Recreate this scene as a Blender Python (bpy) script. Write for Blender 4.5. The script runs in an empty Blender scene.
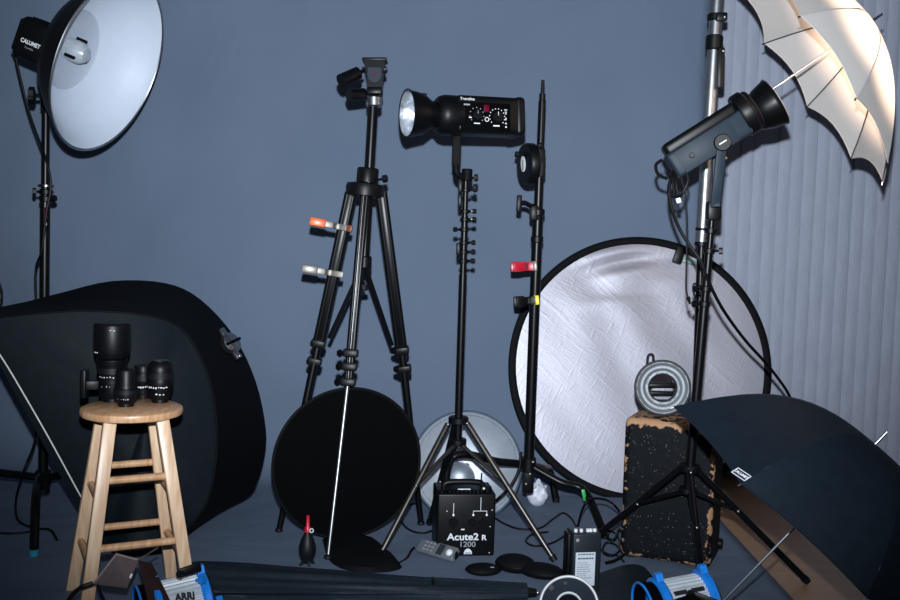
import bpy, bmesh, math, random
from mathutils import Vector, Matrix, noise
random.seed(7)
R_ = math.radians
PI = math.pi
V = Vector
scene = bpy.context.scene
COL = scene.collection

# ------------------------------------------------------------------ camera
CAMZ, F, PITCH, ROLL = 1.3, 1000.0, math.atan(.071), .03
f0 = V((0, math.cos(PITCH), -math.sin(PITCH))); r0 = V((1, 0, 0)); u0 = r0.cross(f0)
CR = r0*math.cos(ROLL) + u0*math.sin(ROLL)
CU = u0*math.cos(ROLL) - r0*math.sin(ROLL)
CF = f0
CP = V((0, 0, CAMZ))
cd = bpy.data.cameras.new('camera'); cam = bpy.data.objects.new('camera', cd); COL.objects.link(cam)
cd.sensor_width = 36; cd.lens = F/900*36; cd.clip_start = .05
m = Matrix((CR, CU, -CF)).transposed().to_4x4(); m.translation = CP
cam.matrix_world = m
scene.camera = cam


def P(px, py, Y):                      # the point at distance Y in front of the lens wall-wards
    d = CF + CR*(px-450)/F - CU*(py-300)/F
    return CP + d*(Y/d.y)


def G(px, py, z=0.0):                  # the point at height z
    d = CF + CR*(px-450)/F - CU*(py-300)/F
    return CP + d*((z-CAMZ)/d.z)


def PG(px, py, Y, zmin=.004):
    p = P(px, py, Y)
    return p if p.z >= zmin else G(px, py, zmin)


def D(right, down, toward):
    return (CR*right - CU*down - CF*toward).normalized()


def DV(px, py, right, down, toward):   # a direction given as seen along the sight line through a pixel
    t = -(CF + CR*(px-450)/F - CU*(py-300)/F).normalized()
    r = (CR - t*CR.dot(t)).normalized(); d = r.cross(t)
    if d.dot(CU) > 0: d = -d
    return (r*right + d*down + t*toward).normalized()


def frame(o, z, x=None):
    z = z.normalized()
    if x is None: x = V((0, 0, 1)) if abs(z.z) < .9 else V((1, 0, 0))
    x = (x - z*x.dot(z)).normalized(); y = z.cross(x)
    M = Matrix((x, y, z)).transposed().to_4x4(); M.translation = o
    return M


def xyz(o, x, y):
    x = x.normalized(); y = (y - x*y.dot(x)).normalized(); z = x.cross(y)
    M = Matrix((x, y, z)).transposed().to_4x4(); M.translation = o
    return M


# ------------------------------------------------------------------ materials
MATS = {}


def mat(name, col, rough=.5, metal=0., var=.12, scale=30, bump=0., bscale=60, spec=.5, stretch=(1, 1, 1), sheen=0., aniso=0., alpha=1, rvar=.0, coat=0.):
    if name in MATS: return MATS[name]
    m = bpy.data.materials.new(name); m.use_nodes = True
    nt = m.node_tree; b = nt.nodes['Principled BSDF']; L = nt.links.new
    b.inputs['Roughness'].default_value = rough; b.inputs['Metallic'].default_value = metal
    b.inputs['Specular IOR Level'].default_value = spec
    b.inputs['Sheen Weight'].default_value = sheen
    b.inputs['Coat Weight'].default_value = coat
    tc = nt.nodes.new('ShaderNodeTexCoord'); mp = nt.nodes.new('ShaderNodeMapping')
    mp.inputs['Scale'].default_value = stretch
    L(tc.outputs['Object'], mp.inputs['Vector'])
    n = nt.nodes.new('ShaderNodeTexNoise'); n.inputs['Scale'].default_value = scale; n.inputs['Detail'].default_value = 4
    L(mp.outputs[0], n.inputs['Vector'])
    cr = nt.nodes.new('ShaderNodeValToRGB')
    c = V(col)
    cr.color_ramp.elements[0].position = .3; cr.color_ramp.elements[1].position = .7
    cr.color_ramp.elements[0].color = (*(c*(1-var)), 1); cr.color_ramp.elements[1].color = (*(c*(1+var)), 1)
    L(n.outputs['Fac'], cr.inputs[0]); L(cr.outputs[0], b.inputs['Base Color'])
    if bump:
        n2 = nt.nodes.new('ShaderNodeTexNoise'); n2.inputs['Scale'].default_value = bscale; n2.inputs['Detail'].default_value = 5
        L(mp.outputs[0], n2.inputs['Vector'])
        bp = nt.nodes.new('ShaderNodeBump'); bp.inputs['Strength'].default_value = bump; bp.inputs['Distance'].default_value = .01
        L(n2.outputs['Fac'], bp.inputs['Height']); L(bp.outputs[0], b.inputs['Normal'])
    m['nt'] = 1
    MATS[name] = m
    return m


black_metal = mat('black_metal', (.0024, .0026, .0034), .38, 0, spec=.2)
black_tube = mat('black_tube', (.0026, .0028, .0036), .33, .0, spec=.24)
black_plastic = mat('black_plastic', (.0025, .003, .004), .42, spec=.24)
matte_black = mat('matte_black', (.0012, .0012, .0015), .85, spec=.06)
black_fabric = mat('black_fabric', (.0022, .0028, .004), .75, spec=.15, bump=.15, bscale=14)
soft_fabric = mat('softbox_fabric', (.0042, .0085, .0125), .65, spec=.16, bump=.35, bscale=7)
band_fabric = mat('softbox_band_fabric', (.0016, .0022, .004), .7, spec=.12, bump=.35, bscale=9)
umb_black = mat('umbrella_nylon', (.006, .0115, .019), .6, spec=.14, bump=.45, bscale=6)
cloth_black = mat('folded_nylon', (.011, .019, .027), .6, spec=.2, bump=.5, bscale=14)
chrome = mat('chrome', (.75, .77, .80), .30, 1., var=.05)
steel = mat('brushed_steel', (.44, .46, .49), .34, 1., var=.1, stretch=(1, 1, .1))
dark_steel = mat('dark_steel', (.16, .16, .17), .3, 1.)
legtube = mat('worn_leg_tube', (.10, .092, .088), .36, .9)
white_paint = mat('white_enamel', (.56, .63, .74), .45, 0, var=.02)
white_plastic = mat('white_plastic', (.75, .76, .78), .4)
frosted = mat('frosted_glass', (.42, .47, .52), .25, .1)
glass_dark = mat('lens_glass', (.02, .03, .06), .05, 0, spec=1.)
grey_body = mat('grey_blue_casing', (.017, .028, .042), .5, spec=.2)
orange = mat('orange_vinyl', (.75, .12, .02), .35)
clear_vinyl = mat('clear_vinyl', (.20, .18, .165), .35, .3)
red_pl = mat('red_plastic', (.50, .01, .03), .35)
red_dk = mat('dark_red_led', (.12, .0, .018), .4, spec=.2)
yellow_pl = mat('yellow_plastic', (.80, .66, .02), .35)
teal = mat('teal_vinyl', (.03, .28, .42), .4)
blue_arri = mat('blue_enamel', (.012, .23, .80), .35)
silver_rib = mat('ribbed_aluminium', (.60, .66, .72), .45, .3, var=.2, scale=12)
marking = mat('white_marking', (.75, .78, .82), .6, var=.02)
marking_dim = mat('grey_marking', (.28, .30, .33), .6, var=.02)
ink = mat('black_ink', (.01, .01, .012), .6)
label_paper = mat('label_paper', (.60, .66, .74), .6, var=.04)
rubber = mat('rubber', (.004, .005, .008), .5, spec=.3)
leaf_met = mat('barn_door_leaf', (.24, .185, .19), .42, .6, bump=.12, bscale=20)
white_film = mat('crumpled_white_film', (.62, .64, .74), .35, bump=.8, bscale=25)
green_pl = mat('green_plastic', (.02, .35, .08), .4)
brass = mat('brass', (.55, .36, .12), .3, 1)
diffuser_white = mat('diffuser_cloth', (.6, .62, .66), .8)
blue_rim = mat('blue_grey_metal', (.14, .20, .28), .35, .6)
tag_navy = mat('navy_tag', (.012, .014, .05), .5)
cable_mat = mat('cable_rubber', (.002, .002, .003), .5, spec=.22)
display = mat('lcd_display', (.02, .025, .03), .2)
meter_grey = mat('meter_grey', (.13, .15, .17), .45)
grille = mat('dark_grille', (.022, .034, .052), .7, 0, spec=.15)


def wood(name, c1, c2):
    m = bpy.data.materials.new(name); m.use_nodes = True; nt = m.node_tree; b = nt.nodes['Principled BSDF']; L = nt.links.new
    tc = nt.nodes.new('ShaderNodeTexCoord'); mp = nt.nodes.new('ShaderNodeMapping'); mp.inputs['Scale'].default_value = (14, 3, 1.2)
    L(tc.outputs['Object'], mp.inputs['Vector'])
    n = nt.nodes.new('ShaderNodeTexNoise'); n.inputs['Scale'].default_value = 5; n.inputs['Detail'].default_value = 6; n.inputs['Distortion'].default_value = .6
    L(mp.outputs[0], n.inputs['Vector'])
    cr = nt.nodes.new('ShaderNodeValToRGB'); cr.color_ramp.elements[0].position = .35; cr.color_ramp.elements[1].position = .68
    cr.color_ramp.elements[0].color = (*c1, 1); cr.color_ramp.elements[1].color = (*c2, 1)
    L(n.outputs['Fac'], cr.inputs[0]); L(cr.outputs[0], b.inputs['Base Color'])
    b.inputs['Roughness'].default_value = .36
    bp = nt.nodes.new('ShaderNodeBump'); bp.inputs['Strength'].default_value = .08; L(n.outputs['Fac'], bp.inputs['Height']); L(bp.outputs[0], b.inputs['Normal'])
    return m


stool_wood = wood('birch_wood', (.52, .28, .14), (.74, .46, .265))
stool_wood2 = wood('birch_leg_wood', (.60, .385, .24), (.82, .60, .41))


def backdrop_mat():
    m = bpy.data.materials.new('seamless_grey_paper'); m.use_nodes = True; nt = m.node_tree; b = nt.nodes['Principled BSDF']; L = nt.links.new
    b.inputs['Roughness'].default_value = .8; b.inputs['Specular IOR Level'].default_value = .25
    tc = nt.nodes.new('ShaderNodeTexCoord')
    n = nt.nodes.new('ShaderNodeTexNoise'); n.inputs['Scale'].default_value = 1.6; n.inputs['Detail'].default_value = 3
    L(tc.outputs['Object'], n.inputs['Vector'])
    cr = nt.nodes.new('ShaderNodeValToRGB')
    cr.color_ramp.elements[0].position = .3; cr.color_ramp.elements[1].position = .7
    cr.color_ramp.elements[0].color = (.118, .162, .238, 1); cr.color_ramp.elements[1].color = (.132, .178, .256, 1)
    L(n.outputs['Fac'], cr.inputs[0]); L(cr.outputs[0], b.inputs['Base Color'])
    n2 = nt.nodes.new('ShaderNodeTexNoise'); n2.inputs['Scale'].default_value = 3.2; n2.inputs['Detail'].default_value = 3; n2.inputs['Distortion'].default_value = .4
    L(tc.outputs['Object'], n2.inputs['Vector'])
    bp = nt.nodes.new('ShaderNodeBump'); bp.inputs['Strength'].default_value = .35; bp.inputs['Distance'].default_value = .04
    L(n2.outputs['Fac'], bp.inputs['Height']); L(bp.outputs[0], b.inputs['Normal'])
    return m


def silver_cloth():
    m = bpy.data.materials.new('crinkled_silver_cloth'); m.use_nodes = True; nt = m.node_tree; b = nt.nodes['Principled BSDF']; L = nt.links.new
    b.inputs['Base Color'].default_value = (.40, .40, .465, 1); b.inputs['Metallic'].default_value = .5; b.inputs['Roughness'].default_value = .48
    tc = nt.nodes.new('ShaderNodeTexCoord')
    hs = []
    for rot, sc, k in ((-.75, (1.6, 1, 16), 3.0), (1.1, (3.5, 1, 14), 4.0), (-.45, (2, 1, 26), 5)):
        m0 = nt.nodes.new('ShaderNodeMapping'); m0.inputs['Rotation'].default_value = (0, rot, 0)
        mp = nt.nodes.new('ShaderNodeMapping'); mp.inputs['Scale'].default_value = sc
        L(tc.outputs['Object'], m0.inputs['Vector']); L(m0.outputs[0], mp.inputs['Vector'])
        n = nt.nodes.new('ShaderNodeTexNoise'); n.inputs['Scale'].default_value = k; n.inputs['Detail'].default_value = 6; n.inputs['Distortion'].default_value = .5
        n.noise_type = 'RIDGED_MULTIFRACTAL' if hasattr(n, 'noise_type') else n.noise_type
        L(mp.outputs[0], n.inputs['Vector']); hs.append(n)
    a = nt.nodes.new('ShaderNodeMath'); L(hs[0].outputs['Fac'], a.inputs[0]); L(hs[1].outputs['Fac'], a.inputs[1])
    a2 = nt.nodes.new('ShaderNodeMath'); L(a.outputs[0], a2.inputs[0]); L(hs[2].outputs['Fac'], a2.inputs[1])
    bp = nt.nodes.new('ShaderNodeBump'); bp.inputs['Strength'].default_value = .15; bp.inputs['Distance'].default_value = .004
    L(a2.outputs[0], bp.inputs['Height']); L(bp.outputs[0], b.inputs['Normal'])
    return m


def translucent_white():
    m = bpy.data.materials.new('white_umbrella_satin'); m.use_nodes = True; nt = m.node_tree; L = nt.links.new
    out = nt.nodes['Material Output']; nt.nodes.remove(nt.nodes['Principled BSDF'])
    d = nt.nodes.new('ShaderNodeBsdfDiffuse'); t = nt.nodes.new('ShaderNodeBsdfTranslucent'); mx = nt.nodes.new('ShaderNodeMixShader')
    tc = nt.nodes.new('ShaderNodeTexCoord'); n = nt.nodes.new('ShaderNodeTexNoise'); n.inputs['Scale'].default_value = 6
    L(tc.outputs['Object'], n.inputs['Vector']); cr = nt.nodes.new('ShaderNodeValToRGB')
    cr.color_ramp.elements[0].color = (.74, .73, .71, 1); cr.color_ramp.elements[1].color = (.80, .79, .77, 1)
    L(n.outputs['Fac'], cr.inputs[0]); L(cr.outputs[0], d.inputs['Color']); L(cr.outputs[0], t.inputs['Color'])
    mx.inputs[0].default_value = .42
    L(d.outputs[0], mx.inputs[1]); L(t.outputs[0], mx.inputs[2]); L(mx.outputs[0], out.inputs['Surface'])
    return m


def blind_mat():
    return mat('pale_blind_fabric', (.34, .375, .475), .8, var=.06, scale=10, bump=.3, bscale=40, stretch=(3, 3, .7))


def case_mat():                        # black carpeted wood, paint rubbed off along its edges
    m = bpy.data.materials.new('scuffed_black_wood'); m.use_nodes = True; nt = m.node_tree; b = nt.nodes['Principled BSDF']; L = nt.links.new
    b.inputs['Roughness'].default_value = .62; b.inputs['Specular IOR Level'].default_value = .15
    tc = nt.nodes.new('ShaderNodeTexCoord')
    at = nt.nodes.new('ShaderNodeAttribute'); at.attribute_name = 'wear'
    n = nt.nodes.new('ShaderNodeTexNoise'); n.inputs['Scale'].default_value = 38; n.inputs['Detail'].default_value = 6; L(tc.outputs['Object'], n.inputs['Vector'])
    add = nt.nodes.new('ShaderNodeMath'); add.operation = 'ADD'; L(at.outputs['Fac'], add.inputs[0]); L(n.outputs['Fac'], add.inputs[1])
    st = nt.nodes.new('ShaderNodeValToRGB'); st.color_ramp.elements[0].position = .90; st.color_ramp.elements[1].position = .97; L(add.outputs[0], st.inputs[0])
    n3 = nt.nodes.new('ShaderNodeTexVoronoi'); n3.inputs['Scale'].default_value = 75; L(tc.outputs['Object'], n3.inputs['Vector'])
    sp = nt.nodes.new('ShaderNodeValToRGB'); sp.color_ramp.elements[0].position = .0; sp.color_ramp.elements[0].color = (1, 1, 1, 1)
    sp.color_ramp.elements[1].position = .16; sp.color_ramp.elements[1].color = (0, 0, 0, 1); L(n3.outputs['Distance'], sp.inputs[0])
    mxv = nt.nodes.new('ShaderNodeMath'); mxv.operation = 'MULTIPLY'; L(sp.outputs[0], mxv.inputs[0])
    n4 = nt.nodes.new('ShaderNodeTexNoise'); n4.inputs['Scale'].default_value = 9; L(tc.outputs['Object'], n4.inputs['Vector'])
    gt = nt.nodes.new('ShaderNodeMath'); gt.operation = 'GREATER_THAN'; gt.inputs[1].default_value = .44; L(n4.outputs['Fac'], gt.inputs[0]); L(gt.outputs[0], mxv.inputs[1])
    c1 = nt.nodes.new('ShaderNodeMixRGB'); c1.inputs[1].default_value = (.003, .0045, .007, 1); c1.inputs[2].default_value = (.35, .33, .30, 1); L(mxv.outputs[0], c1.inputs[0])
    c2 = nt.nodes.new('ShaderNodeMixRGB'); c2.inputs[2].default_value = (.40, .23, .13, 1); L(st.outputs[0], c2.inputs[0]); L(c1.outputs[0], c2.inputs[1])
    L(c2.outputs[0], b.inputs['Base Color'])
    bp = nt.nodes.new('ShaderNodeBump'); bp.inputs['Strength'].default_value = .4; bp.inputs['Distance'].default_value = .004; L(n.outputs['Fac'], bp.inputs['Height']); L(bp.outputs[0], b.inputs['Normal'])
    return m


# ------------------------------------------------------------------ mesh builder
def catmull(pts, n=6):
    if len(pts) < 3: return [V(p) for p in pts]
    q = [pts[0]*2-pts[1]] + list(pts) + [pts[-1]*2-pts[-2]]
    out = []
    for i in range(1, len(q)-2):
        for k in range(n):
            t = k/n
            a, b, c, d = q[i-1], q[i], q[i+1], q[i+2]
            out.append(.5*((2*b)+(c-a)*t+(2*a-5*b+4*c-d)*t*t+(3*b-a-3*c+d)*t**3))
    out.append(V(pts[-1])); return out


class MB:
    def __init__(s): s.v = []; s.f = []; s.mi = []; s.cur = 0

    def add(s, vs, fs):
        o = len(s.v); s.v += [V(x) for x in vs]
        for f in fs: s.f.append([i+o for i in f]); s.mi.append(s.cur)
        return s

    def box(s, M, sx, sy, sz, bev=.0, seg=2):
        bm = bmesh.new(); bmesh.ops.create_cube(bm, size=1)
        for v in bm.verts: v.co = V((v.co.x*sx, v.co.y*sy, v.co.z*sz))
        if bev: bmesh.ops.bevel(bm, geom=bm.edges[:], offset=min(bev, .45*min(sx, sy, sz)), segments=seg, profile=.5, affect='EDGES')
        bm.verts.index_update()
        s.add([M @ v.co for v in bm.verts], [[v.index for v in f.verts] for f in bm.faces]); bm.free(); return s

    def bar(s, p0, p1, w, t, up=V((0, 0, 1)), bev=.002):   # rectangular bar between two points
        d = p1-p0; M = frame((p0+p1)/2, d, up)
        return s.box(M, w, t, d.length, bev)

    def path(s, pts, r, seg=10, smooth=0, cap=True):
        pts = [V(p) for p in pts]
        rs = list(r) if hasattr(r, '__len__') else [r]*len(pts)
        if smooth and len(pts) > 2:
            n = smooth; k = len(pts)
            new = catmull(pts, n); nr = []
            for i in range(len(new)):
                t = i/n; a = min(int(t), k-2); nr.append(rs[a]+(rs[a+1]-rs[a])*(t-a))
            pts, rs = new, nr
        vs = []; fs = []; x = None
        for i, p in enumerate(pts):
            d = (pts[min(i+1, len(pts)-1)]-pts[max(i-1, 0)])
            if d.length < 1e-9: d = V((0, 0, 1))
            M = frame(p, d, x); x = V(M.col[0][:3])
            for k in range(seg):
                a = 2*PI*k/seg; vs.append(M @ V((rs[i]*math.cos(a), rs[i]*math.sin(a), 0)))
        for i in range(len(pts)-1):
            for k in range(seg):
                k2 = (k+1) % seg; fs.append([i*seg+k, i*seg+k2, (i+1)*seg+k2, (i+1)*seg+k])
        if cap:
            fs.append(list(range(seg))[::-1]); fs.append([(len(pts)-1)*seg+k for k in range(seg)])
        return s.add(vs, fs)

    def tube(s, a, b, r, r2=None, seg=16): return s.path([a, b], [r, r if r2 is None else r2], seg)

    def lathe(s, prof, M, seg=32, closed=False, cap=False):      # prof: (radius, height)
        vs = []; fs = []; n = len(prof)
        for (r, z) in prof:
            for k in range(seg):
                a = 2*PI*k/seg; vs.append(M @ V((r*math.cos(a), r*math.sin(a), z)))
        rng = range(n if closed else n-1)
        for i in rng:
            j = (i+1) % n
            for k in range(seg):
                k2 = (k+1) % seg; fs.append([i*seg+k, i*seg+k2, j*seg+k2, j*seg+k])
        if cap and not closed:
            if prof[0][0] > 1e-5: fs.append(list(range(seg))[::-1])
            if prof[-1][0] > 1e-5: fs.append([(n-1)*seg+k for k in range(seg)])
        return s.add(vs, fs)

    def disc(s, M, r, h, seg=32, bev=None):
        b = bev if bev is not None else min(r, h)*.15
        return s.lathe([(0, -h/2), (r-b, -h/2), (r, -h/2+b), (r, h/2-b), (r-b, h/2), (0, h/2)], M, seg)

    def torus(s, M, R, r, seg=48, ts=10, ell=1.):
        prof = [(R+r*math.cos(2*PI*i/ts), r*ell*math.sin(2*PI*i/ts)) for i in range(ts)]
        return s.lathe(prof, M, seg, closed=True)

    def sphere(s, M, rx, ry=None, rz=None, seg=20, rings=12):
        ry = rx if ry is None else ry; rz = rx if rz is None else rz
        S = M @ Matrix.Diagonal((rx, ry, rz, 1))
        return s.lathe([(max(0, math.sin(PI*i/rings)), -math.cos(PI*i/rings)) for i in range(rings+1)], S, seg)

    def prism(s, pts, M, h):                 # 2D outline extruded +-h/2 along local z
        n = len(pts)
        vs = [M @ V((x, y, -h/2)) for x, y in pts] + [M @ V((x, y, h/2)) for x, y in pts]
        fs = [list(range(n))[::-1], [n+i for i in range(n)]] + [[i, (i+1) % n, n+(i+1) % n, n+i] for i in range(n)]
        return s.add(vs, fs)

    def build(s, name, material, parent=None, base=None, sharp=40):
        if base is None: base = BASE.get(parent.name, V((0, 0, 0))) if parent else V((0, 0, 0))
        me = bpy.data.meshes.new(name)
        me.from_pydata([tuple(v-base) for v in s.v], [], s.f)
        ms = material if isinstance(material, (list, tuple)) else [material]
        for q in ms: me.materials.append(q)
        for p, i in zip(me.polygons, s.mi): p.material_index = i; p.use_smooth = True
        bm = bmesh.new(); bm.from_mesh(me)
        bmesh.ops.remove_doubles(bm, verts=bm.verts, dist=1e-6)
        bmesh.ops.recalc_face_normals(bm, faces=bm.faces)
        bm.to_mesh(me); bm.free()
        me.set_sharp_from_angle(angle=R_(sharp))
        o = bpy.data.objects.new(name, me); COL.objects.link(o)
        if parent:
            o.parent = parent; BASE[o.name] = base
            pb = BASE.get(parent.name, V((0, 0, 0)))
            o.location = base - pb
        else:
            o.location = base; BASE[o.name] = base
        return o


BASE = {}


def props(o, label=None, cat=None, group=None, kind=None):
    for k, v in (('label', label), ('category', cat), ('group', group), ('kind', kind)):
        if v: o[k] = v
    return o


def thing(name, base, label, cat, group=None):
    o = bpy.data.objects.new(name, None); COL.objects.link(o); o.empty_display_size = .05
    o.location = base; BASE[o.name] = V(base)
    return props(o, label, cat, group)


def text(body, size, origin, xd, yd, material, parent, name='lettering', ext=.0004, xs=1., bold=.0, align='CENTER'):
    c = bpy.data.curves.new('t', 'FONT'); c.body = body; c.size = size; c.extrude = ext; c.align_x = align; c.align_y = 'CENTER'; c.offset = bold
    o = bpy.data.objects.new('t', c); COL.objects.link(o)
    bpy.context.view_layer.update()
    me = bpy.data.meshes.new_from_object(o.evaluated_get(bpy.context.evaluated_depsgraph_get()))
    M = xyz(origin, xd, yd) @ Matrix.Diagonal((xs, 1, 1, 1))
    b = BASE.get(parent.name, V((0, 0, 0)))
    me.transform(M); me.transform(Matrix.Translation(-b))
    me.materials.clear(); me.materials.append(material)
    bpy.data.objects.remove(o); bpy.data.curves.remove(c)
    q = bpy.data.objects.new(name, me); COL.objects.link(q); q.parent = parent; BASE[q.name] = b
    return q


def knob(mb, p, d, r=.016, h=.02, stem=.02, rs=.005):
    d = d.normalized(); mb.tube(p, p+d*stem, rs, seg=8)
    M = frame(p+d*(stem+h/2), d)
    n = 6; pts = []
    for i in range(n*4):
        a = 2*PI*i/(n*4); rr = r*(1+.12*math.cos(n*a)); pts.append((rr*math.cos(a), rr*math.sin(a)))
    mb.prism(pts, M, h); return mb


def lerp(a, b, t): return a+(b-a)*t


# ------------------------------------------------------------------ the setting
WALL = 5.40
mb = MB(); mb.add([V((-3.6, -1, 0)), V((3.4, -1, 0)), V((3.4, WALL, 0)), V((-3.6, WALL, 0)), V((-3.6, -1, -.06)), V((3.4, -1, -.06)), V((3.4, WALL, -.06)), V((-3.6, WALL, -.06))],
                  [[0, 1, 2, 3], [7, 6, 5, 4], [0, 4, 5, 1], [1, 5, 6, 2], [2, 6, 7, 3], [3, 7, 4, 0]])
fl = mat('tan_floor', (.36, .22, .125), .45, var=.10, scale=2.2, stretch=(1, 7, 1))
props(mb.build('floor', fl), kind='structure')
mb = MB(); mb.box(Matrix.Translation((-.1, WALL+.05, 1.45)), 7, .1, 3.1)
props(mb.build('wall_back', mat('grey_wall_paint', (.16, .17, .20), .8)), kind='structure')

# paper backdrop sweep (a roll of seamless paper: wall part, curve, floor part), with soft creases
PX0, PX1, BY, RAD = -2.95, 1.27, 5.16, .34
prof = [(BY, 2.95)] + [(BY, 2.95-(2.95-RAD)*i/40) for i in range(1, 41)] + [(BY-RAD+RAD*math.cos(a), RAD-RAD*math.sin(a)) for a in [PI/2*i/14 for i in range(1, 15)]] + [(BY-RAD-.1-k*.1, .0) for k in range(0, 38)]
NX = 90; vs = []; fs = []
for j in range(NX+1):
    x = PX0+(PX1-PX0)*j/NX
    for (y, z) in prof:
        w = min(1, max(0, (z-.25)/.6))
        dy = .038*w*(noise.noise(V((x*1.3+z*.7, 0, z*1.1)))+.5*noise.noise(V((x*3.1, 3, z*2.3-x))))
        vs.append(V((x, y+dy-.01*w, z+.004)))
n = len(prof)
for j in range(NX):
    for i in range(n-1): fs.append([j*n+i, j*n+i+1, (j+1)*n+i+1, (j+1)*n+i])
bd = MB().add(vs, fs).build('paper_backdrop', backdrop_mat(), sharp=80)
so = bd.modifiers.new('t', 'SOLIDIFY'); so.thickness = .0015; so.offset = -1
props(bd, 'seamless slate grey paper backdrop hanging at the back and sweeping across the floor', 'backdrop')

# vertical blinds beyond the edge of the paper
t = thing('vertical_blinds', V((1.8, 5.33, .02)), 'pale grey vertical blinds hanging at right beside the paper backdrop', 'blinds')
mb = MB()
x = 1.02; k = 0
while x < 3.2:
    w = .077; M = Matrix.Translation((x, 5.325+.003*math.sin(k*2.1), 1.42)) @ Matrix.Rotation(R_(6+1.5*math.sin(k*1.7)), 4, 'Z')
    pts = [(-w/2+w*i/8, -.006*(1-((i-4)/4)**2)) for i in range(9)]; pts += [(px, py+.0015) for px, py in pts[::-1]]
    mb.prism(pts, M, 2.72); x += .0665; k += 1
mb.build('slats', blind_mat(), t)
MB().box(Matrix.Translation((2.1, 5.33, 2.80)), 2.4, .05, .05, .005).build('headrail', white_plastic, t)

# ------------------------------------------------------------------ folding shapes


def stand_section(root, a, b, r, name='pole_section', m_=black_tube):
    MB().tube(a, b, r, seg=20).build(name, m_, root)


def collar(root, p, d, r, h, kd=None, m_=black_plastic, kr=.014):
    c = MB(); c.disc(frame(p, d), r, h, 20).build('collar', m_, root)
    if kd is not None:
        k_ = MB(); knob(k_, p+kd.normalized()*r*.8, kd, kr, .014, .018); k_.build('knob', m_, root)


def cstand(name, label, top, bot, secs, hubz, legs, base):
    """turtle base stand: column of sections, hub, three bent legs"""
    root = thing(name, base, label, 'light stand')
    for (t0, t1, r) in secs: stand_section(root, lerp(bot, top, t0), lerp(bot, top, t1), r)
    ax = (top-bot).normalized()
    hub = bot+ax*hubz
    MB().disc(frame(hub, ax), .034, .07, 20).disc(frame(hub-ax*.055, ax), .029, .03, 20).build('base_hub', black_plastic, root)
    for (p1, p2, p3, tip) in legs:
        l = MB(); l.path([hub, p1, p2, p3], [.0175]*4, 12, smooth=7); lo = l.build('leg', black_tube, root)
        MB().tube(p3+V((0, 0, .014)), p3-V((0, 0, .014)) if p3.z > .02 else V((p3.x, p3.y, .001)), .018, seg=12).build('foot', tip, lo)
    return root, ax, hub


# ---- left stand, flash head and dish
T = P(46, 95, 4.40); B = P(43, 489, 4.40)
root, ax, hub = cstand('light_stand', 'black stand at far left carrying the big white dish, one foot tipped blue', T, B,
    [(0, .74, .021), (.74, 1, .017)], .05,
    [(P(10, 474, 4.42), P(-45, 470, 4.42), V((P(-60, 470, 4.42).x, 4.42, .015)), rubber),
     (P(40, 478, 4.15), P(36, 497, 3.90), G(34, 553, .015), teal),
     (P(70, 475, 4.60), P(110, 475, 4.72), V((P(118, 475, 4.74).x, 4.74, .015)), rubber)], V((B.x, B.y, 0)))
for py, kd in ((192, D(-1, 0, .5)), (199, D(1, 0, .5))): collar(root, P(46, py, 4.40), ax, .028, .026, kd)
collar(root, P(46, 186, 4.4), ax, .033, .012, m_=dark_steel)
c = MB().box(frame(P(46, 213, 4.372), D(0, 0, 1), D(0, 1, 0)), .05, .012, .006, .001); c.build('sticker', red_dk, root)
MB().box(frame(P(45.5, 224, 4.372), D(0, 0, 1), D(0, 1, 0)), .014, .010, .006, .001).build('sticker', marking, root)
k_ = MB(); knob(k_, P(46, 447, 4.39), D(1, 0, .3), .018, .02, .05); k_.build('knob', black_plastic, root); k_ = MB(); knob(k_, P(44, 480, 4.36), D(.2, .5, 1), .016, .02, .03); k_.build('knob', black_plastic, root)

ln = DV(108.5, 65, .912*.858, .41*.858, .514)                    # the way the dish faces
dc = P(108.5, 65, 4.20); DR = 89*.0042
head_p = dc - ln*.42
root = thing('flash_head', P(46, 95, 4.40), 'black flash head with white lettering behind the big white dish', 'flash head')
Mh = frame(dc - ln*.33, ln, V((0, 0, 1)))
up_ = V(Mh.col[0][:3]); sd = V(Mh.col[1][:3])
dh = dc+ln*.07+D(0, 1, 0)*.028
h_ = MB(); h_.box(frame(dh-ln*.395, ln, up_), .175, .15, .17, .03, 4); h_.disc(frame(dc-ln*.255, ln), .075, .05, 28)
h_.box(frame(dh-ln*.475, ln, up_), .14, .12, .03, .012, 3); h_.build('body', black_plastic, root)
v_ = MB()
for i in range(5): v_.box(frame(dh-ln*(.40+.0*i)+up_*.089+sd*(-.04+.02*i), up_, ln), .09, .008, .006, .001)
v_.build('vents', matte_black, root)
MB().sphere(frame(dh-ln*.36+up_*.09-sd*.0, ln), .007).build('status_light', marking, root)
hb = MB(); hb.path([dh-ln*.37+up_*.085, dh-ln*.35+up_*.11, dh-ln*.32+up_*.11, dh-ln*.31+up_*.085], .006, 8, 5); hb.build('latch', black_plastic, root)
ys = -sd if (-sd).dot(CF) < 0 else sd
facing = ys
tx = (ln - facing*ln.dot(facing)).normalized(); ty = facing.cross(tx)
text('CALUMET', .0235, dh-ln*.395+facing*.0765-ty*.014, tx, ty, marking, root, xs=.9, bold=.0006)
text('Travelite', .012, dh-ln*.395+facing*.0765-ty*.036, tx, ty, marking_dim, root)
br = MB(); a_ = dh-ln*.36-up_*.085; br.bar(a_+up_*.01, P(42, 88, 4.36), .03, .016, sd); br.tube(P(46, 88, 4.40), P(46, 108, 4.40), .022)
br.build('tilt_bracket', black_metal, root)
k_ = MB(); knob(k_, P(42, 96, 4.39), D(-1, 0, .2), .034, .022, .03, .009); k_.build('tilt_handle', black_plastic, root)
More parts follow.
